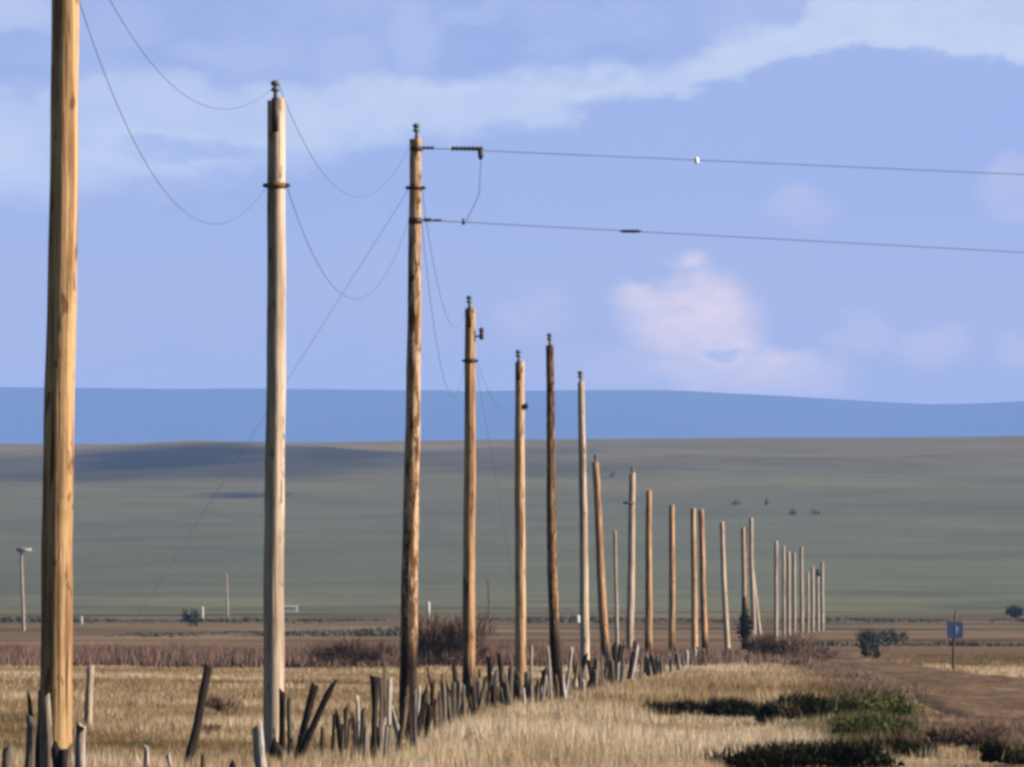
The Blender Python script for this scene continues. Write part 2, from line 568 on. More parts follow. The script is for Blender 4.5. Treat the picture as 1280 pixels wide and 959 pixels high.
# ------------------------------------------------------------------ ground cover (stuff)
GRASS = foliage_mat('dry_grass_blades', [(0.0, (.06, .055, .022)), (0.18, (.11, .098, .038)), (0.34, (.17, .112, .055)), (0.6, (.35, .238, .132)), (0.85, (.53, .39, .245)), (1.0, (.66, .52, .36))], 0.22)


def blades(bx, by, bz, h, tone, n, w, spread, lean=0.35, seed=0):
    """n thin triangles per tuft"""
    r = np.random.default_rng(seed)
    N = len(bx) * n
    rep = lambda v: np.repeat(np.broadcast_to(v, bx.shape), n)
    ang = r.uniform(0, 2 * math.pi, N)
    rad = rep(spread) * np.sqrt(r.uniform(0, 1, N))
    cx = rep(bx) + rad * np.cos(ang); cy = rep(by) + rad * np.sin(ang); cz = rep(bz)
    hh = rep(h) * r.uniform(0.45, 1.1, N)
    a2 = r.uniform(0, 2 * math.pi, N); ln = hh * lean * r.uniform(0, 1, N)
    fa = r.uniform(0, 2 * math.pi, N)
    ww = rep(w) * r.uniform(0.6, 1.3, N) / 2
    P = np.empty((N, 3, 3))
    P[:, 0] = np.stack([cx - ww * np.cos(fa), cy - ww * np.sin(fa), cz - 0.03], -1)
    P[:, 1] = np.stack([cx + ww * np.cos(fa), cy + ww * np.sin(fa), cz - 0.03], -1)
    P[:, 2] = np.stack([cx + ln * np.cos(a2), cy + ln * np.sin(a2), cz + hh], -1)
    T = np.clip(rep(tone) + r.normal(0, 0.075, N), 0, 1)
    return P, T


def g2d(px, py, cx, cy, sx, sy):
    return np.exp(-((px - cx) / sx) ** 2 - ((py - cy) / sy) ** 2)


BARE = [(806, 965, 109), (945, 1140, 101), (1040, 1150, 88), (905, 1330, 76)]


def build_grass():
    r = np.random.default_rng(11)
    Ps, Ts = [], []
    edges = np.geomspace(62, 330, 46)
    for d0, d1 in zip(edges[:-1], edges[1:]):
        dm = (d0 + d1) / 2
        s = 0.25 * (dm / 80) ** 0.9
        wide = 0.16 * dm * 1.5
        n = int(wide * (d1 - d0) / s ** 2)
        x = r.uniform(-wide / 2, wide / 2, n); y = r.uniform(d0, d1, n)
        l, rr = road_edges(y)
        on = (x > l - 0.1) & (x < rr + 0.1)
        keep = ~on | (r.uniform(0, 1, n) < 0.10 + .16 * (fbm(x, y * .3, 1.6, 8) > .25))
        mid = on & keep
        px = x / y * F + CX; py = HY + EYE * F / y
        right = sstep(x - (0.058 * y - 6.4), -0.8, 1.0)      # roadside of the fence: taller, paler
        fd = np.interp(px, [-400, 380, 470, 530, 613, 700, 740, 830, 950, 1000], [66, 67, 76, 88, 122, 134, 150, 195, 290, 330])
        clear = sstep(fd / y, 1.0, 1.20)                     # trodden strip along the fence
        clear = np.where(y > fd, 1.0, 0.25 + 0.75 * clear)
        for a_, b_, d_ in BARE:
            inx = sstep(px, a_ - 25, a_ + 15) * (1 - sstep(px, b_ - 15, b_ + 25))
            clear = clear * (1 - 0.78 * inx * (y < d_ + .6) * sstep(y, d_ * .78, d_ * .86) * sstep(fbm(x, y * .4, .9, 6), -1.1, -.6))
        patch = fbm(x, y * 0.6, 1.7, 4)
        patch3 = fbm(x, y * .5, 0.55, 7)
        patch2 = fbm(x, y * 0.35, 8.0, 9)
        h = (0.13 + 0.12 * right + 0.115 * patch * (.5 + .5 * right) + 0.03 * patch2 + 0.05 * patch3 * (.4 + .6 * right)) * clear
        h = h * np.where(mid, 0.4, 1.0) * np.where(y > 170, 0.8, 1)
        h = h * (1 - 0.45 * sstep(x - rr, 0.0, 1.0))
        tone = 0.56 + 0.22 * patch + 0.19 * patch2 + 0.12 * patch3 + 0.10 * right
        # greener damp spots
        tone -= 0.42 * g2d(px, py, 1085, 885, 70, 26) + 0.30 * g2d(px, py, 20, 905, 70, 14) + 0.22 * g2d(px, py, 140, 925, 40, 10)
        leftf = 1 - sstep(px, 380, 470)
        tone += 0.14 * sstep(y, 172, 182) * (1 - right) - 0.34 * np.exp(-((y - 164 - 3 * fbm(x, y, 4., 2)) / 5) ** 2) * leftf  # far dark band: pole shadow put into the grass tone
        tone += 0.12 * np.exp(-((y - 96) / 9) ** 2) * leftf - 0.36 * np.exp(-((y - 83 - .12 * (x + 5)) / 1.6) ** 2) * leftf  # near dark strip: the second pole's cast shadow, coloured into the blades
        tone += 0.10 * right * sstep(patch2, -.2, .5) - 0.22 * g2d(px, py, 720, 955, 90, 14) - .2 * g2d(px, py, 660, 935, 30, 8)
        tone -= 0.2 * g2d(px, py, 1010, 840, 60, 8)
        tone -= 0.10 * sstep(x - rr, -1, 1.5) + sstep(x - rr, -1, 1.5) * sstep(y, 215, 250) * .22 + .2 * mid
        # bare trampled gaps between the clumps
        keep &= (patch * 0.7 + r.uniform(0, 1, n) > 0.10)
        verge = (1 - sstep(l - x, 0.2, 2.6)) * (x < l) * (y < 240)   # worn earth along the track
        h = h * (1 - .55 * verge); tone -= .26 * verge
        h = np.maximum(h, 0.04)
        x, y, h, tone = x[keep], y[keep], h[keep], tone[keep]
        z = ground_z(x, y)
        P, T = blades(x, y, z, h, tone, 15, 0.012 * (dm / 80) ** 0.9, s * 0.75, 0.45, int(d0 * 100))
        Ps.append(P); Ts.append(T)
    o = tris_obj('dry_grass', np.concatenate(Ps), np.concatenate(Ts), GRASS)
    tag(o, kind='stuff')


build_grass()

BRUSH = foliage_mat('bare_willow_twigs', [(0.0, (.06, .035, .028)), (0.35, (.15, .092, .070)), (0.65, (.24, .155, .12)), (1.0, (.36, .26, .18))], 0.1)
SAGE = foliage_mat('sagebrush_leaves', [(0.0, (.05, .045, .026)), (0.5, (.11, .10, .06)), (1.0, (.21, .18, .12))], 0.1)


def band(name, mat, d0, d1, px0, px1, hfun, n, bl, w, tone0, seed):
    r = np.random.default_rng(seed)
    y = r.uniform(d0, d1, n)
    px = r.uniform(px0, px1, n)
    x = (px - CX) / F * y
    h = hfun(x, y, px)
    k = h > 0.05
    x, y, h, px = x[k], y[k], h[k], px[k]
    P, T = blades(x, y, ground_z(x, y), h, tone0 + 0.14 * fbm(x, y, 3.0, seed), bl, w, 0.35, 0.5, seed + 1)
    o = tris_obj(name, P, T, mat)
    tag(o, kind='stuff')


# reddish leafless brush in one unbroken belt behind the fence
band('willow_brush', BRUSH, 226, 300, -420, 1010,
     lambda x, y, px: 0.62 + 0.22 * fbm(x, y * .3, 1.6, 3) + 0.20 * fbm(x, y * .2, 5.0, 5) - 0.20 * sstep(px, 640, 760), 8500, 10, 0.045, 0.47, 21)
# darker sage lines across the plain
band('sage_rows', SAGE, 640, 700, -900, 900, lambda x, y, px: 0.15 + 0.6 * fbm(x, y * .1, 9.0, 3), 2200, 8, 0.30, 0.4, 31)
band('sage_lines', SAGE, 900, 990, -1400, 2600, lambda x, y, px: 0.30 + 0.8 * fbm(x, y * .1, 14.0, 6), 4200, 8, 0.40, 0.35, 41)
band('distant_brush', SAGE, 430, 470, 930, 1900, lambda x, y, px: 0.2 + 0.5 * fbm(x, y * .1, 5.0, 8), 1500, 8, 0.2, 0.45, 51)

band('dead_weeds', BRUSH, 84, 104, 1050, 1330, lambda x, y, px: (0.11 + 0.13 * fbm(x, y * .5, 1.1, 3)) * sstep(px, 1050, 1120), 2400, 9, 0.02, 0.45, 61)
band('roadside_weeds', BRUSH, 125, 250, 940, 1150, lambda x, y, px: 0.16 * np.exp(-((x - road_edges(y)[0]) / 1.3) ** 2) + 0.05 * fbm(x, y * .4, 1.7, 2), 3000, 8, 0.035, 0.55, 71)
band('olive_weeds', foliage_mat('olive_weed_blades', [(0.0, (.05, .05, .02)), (0.5, (.15, .13, .06)), (1.0, (.36, .28, .16))], .2), 84, 100, 985, 1175,
     lambda x, y, px: (0.24 + 0.20 * fbm(x, y * .5, .8, 3)) * np.exp(-((px - 1080) / 75) ** 2), 900, 12, 0.018, 0.5, 81)

# ------------------------------------------------------------------ shrubs
LEAF_DK = foliage_mat('dark_green_leaves', [(0.0, (.005, .006, .003)), (0.5, (.013, .016, .006)), (0.72, (.035, .038, .014)), (0.88, (.11, .095, .045)), (1.0, (.20, .16, .085))], 0.08)
LEAF_GR = foliage_mat('fresh_green_leaves', [(0.0, (.016, .024, .008)), (0.5, (.048, .072, .022)), (0.75, (.12, .12, .045)), (1.0, (.26, .20, .10))], 0.25)
LEAF_GY = foliage_mat('grey_green_leaves', [(0.0, (.045, .05, .036)), (0.5, (.12, .13, .10)), (1.0, (.26, .26, .20))], 0.15)
TWIG = plain('shrub_twigs', (.075, .045, .03), 0.9)


def tube(V, Fc, pts, radii, sides=6):
    b0 = len(V)
    for i, (p, r) in enumerate(zip(pts, radii)):
        p = Vector(p)
        dv = (Vector(pts[min(i + 1, len(pts) - 1)]) - Vector(pts[max(i - 1, 0)])).normalized()
        ux = dv.cross(Vector((0, 1, 0)) if abs(dv.y) < 0.9 else Vector((1, 0, 0))).normalized()
        uy = dv.cross(ux)
        for k in range(sides):
            a = 2 * math.pi * k / sides
            V.append(p + r * (math.cos(a) * ux + math.sin(a) * uy))
    for i in range(len(pts) - 1):
        for k in range(sides):
            Fc.append((b0 + i * sides + k, b0 + i * sides + (k + 1) % sides, b0 + (i + 1) * sides + (k + 1) % sides, b0 + (i + 1) * sides + k))
    Fc.append(tuple(b0 + k for k in range(sides))[::-1])
    Fc.append(tuple(b0 + (len(pts) - 1) * sides + k for k in range(sides)))


def shrub(label, cat, px0, px1, ptop, pbase, d, mat, n=1500, leaf=0.03, depth=None, twiggy=False, clumps=9, group=None, seed=1, name='shrub', stems=True):
    r = np.random.default_rng(seed)
    w = (px1 - px0) / F * d
    x = ((px0 + px1) / 2 - CX) / F * d
    z = gz(x, d)
    top = EYE - (ptop - HY) / F * d
    h = max(0.1, top - z)
    dp = depth or w * 0.6
    root = empty(name, (x, d, z))
    tag(root, label, cat, group)
    # clumps of different size; leaves scattered through each clump's shell and body
    cc = np.stack([r.uniform(-.42, .42, clumps) * w, r.uniform(-.4, .4, clumps) * dp, r.uniform(.15, .7, clumps) * h], -1)
    lim = 1 - (np.abs(cc[:, 0]) / (w * .62)) ** 2
    cc[:, 2] *= np.clip(lim + .25, .3, 1)
    rad = r.uniform(.16, .32, clumps)
    idx = r.integers(0, clumps, n)
    v = r.normal(0, 1, (n, 3)); v /= np.linalg.norm(v, axis=1)[:, None]
    q = r.uniform(.25, 1, n) ** .5
    C = cc[idx] + v * (q * rad[idx])[:, None] * np.array([w * .9, dp * .9, h * 1.0])
    C[:, 2] = np.clip(C[:, 2], 0.0, h * r.uniform(.86, 1.04, n))
    tone = np.clip(.45 + r.normal(0, .17, n) + .15 * r.normal(0, 1, clumps)[idx], 0, 1)
    if twiggy:
        up = np.stack([v[:, 0] * .5 + C[:, 0] / w * .5, v[:, 1] * .5, np.abs(r.normal(.9, .3, n))], -1)
        up /= np.linalg.norm(up, axis=1)[:, None]
        L = leaf * 9 * r.uniform(.5, 1.3, n)
        sd = np.cross(up, r.normal(0, 1, (n, 3))); sd /= np.linalg.norm(sd, axis=1)[:, None] + 1e-9
        P = np.stack([C - sd * leaf * .28, C + sd * leaf * .28, C + up * L[:, None]], 1)
        P[:, :, 2] = np.clip(P[:, :, 2], 0, h * 1.05)
    else:
        a = r.normal(0, 1, (n, 3)); a /= np.linalg.norm(a, axis=1)[:, None]
        b2 = np.cross(a, r.normal(0, 1, (n, 3))); b2 /= np.linalg.norm(b2, axis=1)[:, None]
        s = leaf * r.uniform(.6, 1.5, n)[:, None]
        P = np.stack([C - a * s, C + a * s, C + b2 * s * 1.7], 1)
        k = r.uniform(0, 1, n) < .22                         # upright sprigs break the outline
        up = np.stack([r.normal(0, .45, n), r.normal(0, .45, n), np.ones(n)], -1)
        P[k, 0] = C[k] + np.array([-.35, 0, 0]) * s[k]; P[k, 1] = C[k] + np.array([.35, 0, 0]) * s[k]
        P[k, 2] = C[k] + up[k] * s[k] * 5.0
        tone[k] = np.clip(tone[k] + .15, 0, 1)
    tris_obj('foliage' if not twiggy else 'branches', P, tone, mat, root)
    if stems:
        for i in range(min(clumps, 7)):
            V, Fc = [], []
            e = Vector(cc[i])
            s0 = Vector((e.x * .35, e.y * .35, -.05))
            mid = (s0 + e) / 2 + Vector((r.normal(0, .04) * w, 0, 0))
            rr = max(0.006, 0.012 * h * 1.5)
            tube(V, Fc, [s0, mid, e], [rr, rr * .7, rr * .35], 5)
            mesh_obj('stem', V, Fc, TWIG, root)
    return root


shrub('low dark green mat of leaves, leftmost of the row across the pale roadside grass', 'shrub', 806, 892, 876, 895, 110, LEAF_DK, 2600, .022, 1.0, seed=2, clumps=14)
shrub('nearly black low bush in the middle of the dark row across the pale grass', 'shrub', 880, 965, 874, 899, 108, LEAF_DK, 3200, .024, 1.0, seed=3, clumps=14)
shrub('dark leafy bush spilling downhill at the left edge of the green weed patch', 'shrub', 945, 1040, 868, 926, 98, LEAF_DK, 4200, .026, 1.3, seed=4, clumps=13)
shrub('bright green leafy weed bush beside the brown dirt track', 'shrub', 1010, 1135, 862, 908, 104, LEAF_GR, 4200, .028, 1.4, seed=5, clumps=13)
shrub('olive green ragged weed clump in front of the bright green bush', 'shrub', 1040, 1150, 890, 940, 88, LEAF_GR, 3000, .022, 1.0, seed=6, clumps=12)
shrub('long black-green bush standing in for the shade along the bottom edge of the picture', 'shrub', 905, 1100, 930, 985, 72, LEAF_DK, 7000, .026, 1.3, seed=7, clumps=18)  # dark leaves added in place of a shadow strip lying there
shrub('dark green bush between the olive weed clump and the brown thorny brush', 'shrub', 1085, 1165, 926, 965, 78, LEAF_DK, 2600, .022, 1.0, seed=8, clumps=10)
shrub('dark brown thorny bush at the lower right beside the dirt track', 'shrub', 1140, 1245, 908, 960, 79, BRUSH, 3000, .022, 1.0, True, seed=9, clumps=11)
shrub('blackish low bush in the bottom right corner', 'shrub', 1225, 1310, 930, 985, 73, LEAF_DK, 2600, .022, 1.0, seed=10, clumps=10)
shrub('reddish brown leafless bush under the far end of the pole line', 'shrub', 938, 1036, 788, 830, 262, BRUSH, 2600, .05, 3, True, seed=11, clumps=12)
shrub('rounded grey green bush with dark shaded foot beyond the dirt track', 'shrub', 1074, 1128, 787, 815, 345, LEAF_GY, 1800, .07, 2.2, seed=12, clumps=8)
shrub('tiny dark tuft below the rounded grey green bush', 'shrub', 1078, 1100, 812, 822, 290, LEAF_DK, 240, .05, .8, seed=13, clumps=5, stems=False)
shrub('small dark round bush on the plain near the right edge', 'shrub', 1251, 1279, 757, 773, 1000, LEAF_DK, 600, .16, 3.4, seed=14, clumps=6, stems=False)
shrub('small dark bush on the plain between the first two poles', 'shrub', 229, 250, 762, 782, 820, LEAF_DK, 320, .14, 2.2, seed=15, clumps=5, stems=False)
shrub('tall dome of bare dark brown brush behind the knotty pole', 'shrub', 518, 610, 766, 836, 224, BRUSH, 5200, .045, 2.4, True, seed=16, clumps=14)
shrub('low bare brown bush behind the gap between second and third poles', 'shrub', 396, 500, 794, 834, 226, BRUSH, 3000, .036, 2.4, True, seed=17, clumps=13)
shrub('small brown weed clump in the pasture right of the long leaning stake', 'shrub', 250, 292, 868, 906, 100, BRUSH, 700, .018, .5, True, seed=18, clumps=6, stems=False)
shrub('tiny brown weed tuft in the pasture nearest the long leaning stake', 'shrub', 254, 272, 905, 920, 90, BRUSH, 260, .014, .25, True, seed=19, clumps=4, stems=False)
for i, (a_, b_, c_, d_) in enumerate(((914, 926, 624, 633), (952, 963, 624, 632), (985, 997, 635, 645), (1013, 1025, 636, 643), (760, 770, 590, 597))):
    dd = 3500.0
    for yy in np.arange(1500, 3600, 5.0):            # walk out along the sight line to the hillside
        if EYE - (d_ - HY) / F * yy <= gz(((a_ + b_) / 2 - CX) / F * yy, yy):
            dd = yy
            break
    shrub(['dark speck on the hillside, left of a pair above the far poles', 'dark speck on the hillside, right of a pair above the far poles',
           'largest dark bush alone on the open hillside', 'faint bush just right of the largest bush on the hillside', 'faint bush high on the hillside right of the tall pale pole'][i],
          'bush', a_ + 2.2, b_ - 2.2, c_ + 2, d_, dd, LEAF_GY, 70, .30, 3, seed=60 + i, clumps=5, stems=False, group='bushes dotted on the hillside', name='hillside_bush')

# ------------------------------------------------------------------ utility poles
TAR = (.012, .009, .007)
W_HONEY = wood_mat('honey_pole_wood', (0.140, 0.070, 0.032), (0.252, 0.140, 0.066), (0.504, 0.319, 0.160), None)
W_PALE = wood_mat('pale_pole_wood', (0.196, 0.133, 0.091), (0.350, 0.259, 0.189), (0.533, 0.416, 0.321), None, streak=.7)
W_KNOT = wood_mat('knotty_pole_wood', (0.073, 0.033, 0.016), (0.189, 0.093, 0.043), (0.419, 0.241, 0.122), (1.35, TAR), (0.495, 0.346, 0.230))
W_BROWN = wood_mat('brown_pole_wood', (0.102, 0.049, 0.023), (0.233, 0.126, 0.063), (0.511, 0.312, 0.171), (0.75, TAR))
W_TAN = wood_mat('tan_pole_wood', (0.175, 0.093, 0.046), (0.320, 0.193, 0.103), (0.536, 0.359, 0.218), None)
W_DARK = wood_mat('dark_pole_wood', (0.036, 0.019, 0.011), (0.095, 0.049, 0.026), (0.218, 0.120, 0.063), (1.5, TAR), (0.306, 0.180, 0.092))
W_FAR = wood_mat('silvered_pole_wood', (0.182, 0.133, 0.098), (0.322, 0.252, 0.189), (0.420, 0.343, 0.273), None)
IRON = plain('rusty_dark_iron', (.06, .045, .04), .6, .3)
RUST = plain('rust_band', (.17, .09, .045), .8, .1)
GLASS = plain('grey_green_porcelain', (.12, .15, .15), .35)
ZINC = plain('pale_zinc', (.33, .36, .36), .5, .2)
WIRE = plain('dull_wire', (.07, .07, .085), .8, .0, .1)


def pole(label, pts, d, wb, wt, mat, cat='utility pole', group='poles of the line', seed=1, ins=None, bury=0.9, sides=18, name='utility_pole', knot=0.012):
    """pts: (px,py) of the axis from butt to top as seen; the pole stands at distance d.  Returns (root, axis function)"""
    r = random.Random(seed)
    P = [W(px, py, d) for px, py in pts]
    z0 = gz(P[0].x, d)
    first = P[0].copy()
    if first.z > z0:                                   # carry the axis straight on down into the ground
        dv = (P[0] - P[1]).normalized()
        P[0] = P[0] + dv * ((first.z - z0) / max(1e-6, -dv.z))
    base = Vector((P[0].x, d, z0))
    root = empty(name, base)
    tag(root, label, cat, group)
    P = [p - base for p in P]
    dv = (P[0] - P[1]).normalized()
    P = [P[0] + dv * (bury / max(0.5, -dv.z))] + P
    zs = [p.z for p in P]

    def axis(z):
        x = float(np.interp(z, zs, [p.x for p in P]))
        return x
    top = zs[-1]
    R0, R1 = wb / F * d / 2, wt / F * d / 2
    n = 46 if d < 200 else 22
    V, Fc = [], []
    ph = r.uniform(0, 9)
    for i in range(n + 1):
        z = zs[0] + (top - zs[0]) * i / n
        f = max(0, z) / top
        R = R0 + (R1 - R0) * f
        cx = axis(z) + 0.05 * R0 * math.sin(z * 1.1 + ph) + 0.02 * R0 * math.sin(z * 4.1 + ph)
        cy = 0.10 * R0 * math.sin(z * 1.3 + ph * 2)
        for k in range(sides):
            a = 2 * math.pi * k / sides
            q = mnoise.noise(Vector((math.cos(a) * 1.4 + seed * 3.1, math.sin(a) * 1.4, z * 1.1)))
            q2 = mnoise.noise(Vector((math.cos(a) * 3 + seed, math.sin(a) * 3, z * 4.0)))
            RR = R * (1 + 0.03 * q) + knot * R / 0.12 * max(0, q2 - .25)
            V.append((cx + RR * math.cos(a), cy + RR * math.sin(a), z))
    for i in range(n):
        for k in range(sides):
            Fc.append((i * sides + k, i * sides + (k + 1) % sides, (i + 1) * sides + (k + 1) % sides, (i + 1) * sides + k))
    # bevelled, slightly sloping cut at the top
    b0 = n * sides
    c0 = len(V)
    for k in range(sides):
        vx, vy, vz = V[b0 + k]
        cx = axis(top)
        V.append((cx + (vx - cx) * .86, vy * .86, vz + R1 * .18 + 0.25 * (vx - cx)))
    for k in range(sides):
        Fc.append((b0 + k, b0 + (k + 1) % sides, c0 + (k + 1) % sides, c0 + k))
    Fc.append(tuple(c0 + k for k in range(sides)))
    s = mesh_obj('shaft', V, Fc, mat, root)
    root['top'] = (axis(top), top)
    if ins:
        insulator(root, axis(top) + ins.get('dx', -0.2) * R1, top, ins.get('s', 1.0), R1, ins.get('plate', 0.3), ins.get('h', 0.26))
    return root, axis, base, top


def lathe(V, Fc, prof, c, axis='z', sides=12):
    b0 = len(V)
    for (r, h) in prof:
        for k in range(sides):
            a = 2 * math.pi * k / sides
            if axis == 'z': V.append((c[0] + r * math.cos(a), c[1] + r * math.sin(a), c[2] + h))
            elif axis == 'x': V.append((c[0] + h, c[1] + r * math.cos(a), c[2] + r * math.sin(a)))
    for i in range(len(prof) - 1):
        for k in range(sides):
            Fc.append((b0 + i * sides + k, b0 + i * sides + (k + 1) % sides, b0 + (i + 1) * sides + (k + 1) % sides, b0 + (i + 1) * sides + k))
    Fc.append(tuple(b0 + k for k in range(sides))[::-1])
    Fc.append(tuple(b0 + (len(prof) - 1) * sides + k for k in range(sides)))


def box(V, Fc, x0, x1, y0, y1, z0, z1):
    b = len(V)
    V += [(x0, y0, z0), (x1, y0, z0), (x1, y1, z0), (x0, y1, z0), (x0, y0, z1), (x1, y0, z1), (x1, y1, z1), (x0, y1, z1)]
    Fc += [(b, b + 3, b + 2, b + 1), (b + 4, b + 5, b + 6, b + 7), (b, b + 1, b + 5, b + 4), (b + 1, b + 2, b + 6, b + 5), (b + 2, b + 3, b + 7, b + 6), (b + 3, b, b + 4, b + 7)]


def insulator(root, x, top, s, R, plate, hgt):
    """ridge-pin iron strapped to the pole head, carrying a stepped porcelain bell"""
    V, Fc = [], []
    y = -R * 0.97
    if plate:
        box(V, Fc, x - .035 * s, x + .035 * s, y - .012, y + .03, top - plate * s, top + .03)
    tube(V, Fc, [(x, y * .6, top - .04), (x, y * .3, top + .05), (x, 0, top + hgt * .62)], [.024 * s, .022 * s, .018 * s], 8)
    br = mesh_obj('bracket', V, Fc, IRON, root)
    V, Fc = [], []
    q = s * .82
    lathe(V, Fc, [(.022 * q, 0), (.058 * q, .01 * q), (.062 * q, .035 * q), (.036 * q, .06 * q), (.034 * q, .075 * q), (.060 * q, .085 * q), (.064 * q, .115 * q), (.050 * q, .135 * q), (.030 * q, .150 * q)], (x, 0, top + hgt * .40), 'z', 14)
    mesh_obj('insulator', V, Fc, GLASS, root)


def band_part(root, axis, z, R, lugs=True, mat=None, w=.032):
    V, Fc = [], []
    x = axis(z)
    lathe(V, Fc, [(R * 1.03, -w), (R * 1.10, -w), (R * 1.10, w), (R * 1.03, w)], (x, 0, z), 'z', 18)
    b = mesh_obj('band', V, Fc, mat or RUST, root)
    if lugs:
        for sgn in (-1, 1):
            V, Fc = [], []
            tube(V, Fc, [(x + sgn * R * .95, 0, z), (x + sgn * (R + .055), -.02, z)], [.02, .016], 7)
            pr = [(.014, -.025), (.030, -.02), (.032, -.006), (.02, 0), (.032, .006), (.030, .02), (.014, .025)]
            lathe(V, Fc, pr, (x + sgn * (R + .022), -.02, z), 'z', 10)
            mesh_obj('side_insulator', V, Fc, IRON, root)


G = 'poles of the line'
p1, ax1, b1, t1 = pole('nearest pole, thick honey brown trunk whose top is out of the picture at left', [(68, 962), (72, 700), (77, 350), (82, 0), (83, -90)], 66, 41, 33, W_HONEY, seed=1, ins={'dx': 0, 's': 1})
p2, ax2, b2, t2 = pole('second nearest pole, pale straight trunk with a rusty band below the insulator', [(342, 955), (343, 700), (345, 400), (346, 126)], 78, 26.5, 22, W_PALE, seed=2, ins={'dx': -.15, 's': 1.15, 'plate': .33, 'h': .27})
p3, ax3, b3, t3 = pole('knotty pole with pale flaking patches and two side wires reaching right', [(509, 925), (514, 650), (518, 350), (520.5, 174)], 89, 23, 14.5, W_KNOT, seed=3, ins={'dx': 0, 's': 1.0, 'plate': 0, 'h': .24}, knot=.03)
p4, ax4, b4, t4 = pole('brown pole with a small dark cutout hung off its right side', [(586, 874), (587, 600), (588, 386)], 130, 16.5, 13, W_BROWN, seed=4, ins={'dx': -.2, 's': 1.25, 'plate': 0.3, 'h': .28})
p5, ax5, b5, t5 = pole('tan pole with one knob halfway up, between the cutout pole and the crooked dark pole', [(650.5, 862), (650, 650), (649.5, 453)], 150, 14, 11.5, W_TAN, seed=5, ins={'dx': -.25, 's': 1.4, 'plate': 0.3, 'h': .3})
p6, ax6, b6, t6 = pole('crooked dark brown pole with a blackened foot bending to the right', [(699, 876), (693, 800), (690, 700), (688.5, 560), (687, 432)], 132, 13.5, 9.5, W_DARK, seed=6, ins={'dx': 0, 's': 1.2, 'plate': 0.0, 'h': .26}, knot=.03)
p7, ax7, b7, t7 = pole('tall slender pale pole right of the crooked dark pole', [(732, 856), (729, 650), (726.5, 478)], 166, 12, 8, W_PALE, seed=7, ins={'dx': -.25, 's': 1.5, 'plate': 0, 'h': .28})
p8, ax8, b8, t8 = pole('brown pole tilted left, its foot dark among the grey stakes', [(757.5, 832), (750, 700), (744.5, 578)], 240, 11.5, 8, W_BROWN, seed=8, ins={'dx': 0, 's': 1.6, 'plate': 0, 'h': .26})
p9, ax9, b9, t9 = pole('pale pole with a short stub arm, right of the faint thin pole', [(787, 826), (789, 700), (790.5, 592)], 262, 10, 7.5, W_PALE, seed=9, ins={'dx': 0, 's': 1.5, 'plate': 0, 'h': .24})
pole('brown pole alone between the stub-arm pole and the next dark one', [(810.5, 825), (811, 614)], 272, 9.5, 7, W_BROWN, seed=10)
pole('brown pole standing midway before the close pair of poles', [(840, 822), (839.8, 632)], 292, 9, 6.5, W_BROWN, seed=11)
pole('left one of the close pair of brown poles', [(868.5, 821), (866.5, 636)], 300, 8.5, 6.5, W_TAN, seed=12)
pole('right one of the close pair of brown poles', [(881.5, 820), (878, 720), (876.5, 638)], 305, 8.5, 6.5, W_BROWN, seed=13)
pole('lone pale pole leaning slightly, right of the close brown pair', [(909.5, 818), (905, 730), (902, 653)], 322, 7.5, 5.5, W_PALE, seed=14)
pole('pale pole rising above the dark snag', [(931, 805), (930, 730), (929, 660)], 400, 7, 5.5, W_FAR, seed=15)
pole('faint pole top half hidden right behind the pole above the dark snag', [(933.5, 800), (933, 660)], 440, 4, 3.2, W_DARK, seed=16)
pole('tallest pole of the crowded knot near the dark snag', [(943, 798), (939, 700), (938.5, 648)], 430, 6.5, 5, W_FAR, seed=17)
pole('pale pole slanting down right, crossing the knot by the dark snag', [(949.5, 795), (943, 735), (938.5, 700)], 460, 6, 4.5, W_FAR, seed=18)
FG = 'far poles bunched at the end of the line'
for i, (xb, xt, yt, d, w, lab) in enumerate((
        (970, 970, 677, 560, 5.2, 'leftmost and tallest of the far bunch of poles'),
        (980, 979.5, 683, 570, 4.2, 'second far pole, close behind the leftmost of the bunch'),
        (985.8, 985.5, 690, 590, 5.0, 'third far pole from the left in the bunch'),
        (993, 992.5, 692, 600, 5.0, 'fourth far pole from the left, just before the taller one'),
        (1002.5, 1001.5, 684, 610, 4.8, 'fifth far pole, taller than its neighbours on both sides'),
        (1010, 1010, 716, 700, 3.6, 'faint short far pole right after the taller fifth'),
        (1016, 1015.7, 709, 720, 4.5, 'pale far pole third from the right end'),
        (1022.5, 1022, 712, 730, 4.2, 'far pole carrying a dark box near its top'),
        (1028, 1027.5, 703, 740, 4.8, 'rightmost far pole at the very end of the line'))):
    rt, ax, bs, tp = pole(lab, [(xb, HY + EYE * F / d), (xt, yt)], d, w, w * .85, W_FAR, group=FG, seed=30 + i, sides=10)
    if 'dark box' in lab:
        V, Fc = [], []
        box(V, Fc, -.25, .25, -.42, -.15, tp - .75, tp + .05)
        mesh_obj('transformer', V, Fc, IRON, rt)
pole('faint thin grey pole standing behind the line, left of the stub-arm pole', [(771.5, 812), (768.5, 664)], 400, 5, 4, W_FAR, group=None, seed=50, sides=10)
pole('hair-thin pale pole far out on the plain left of the second pole', [(285, 775), (283, 718)], 1000, 2.4, 2.0, W_FAR, group=None, seed=51, sides=8)
pole('thin dark pole on the plain right of the cutout pole', [(613, 797), (610, 722)], 680, 2.4, 2.0, W_DARK, group=None, seed=52, sides=8)
rt, ax, bs, tp = pole('pale distant pole with a wide crossarm at the far left', [(30, 796), (26, 684)], 720, 4.2, 3.4, W_FAR, group=None, seed=53, sides=10)
V, Fc = [], []
box(V, Fc, -.85, .85, -.24, -.12, tp - .5, tp - .12)
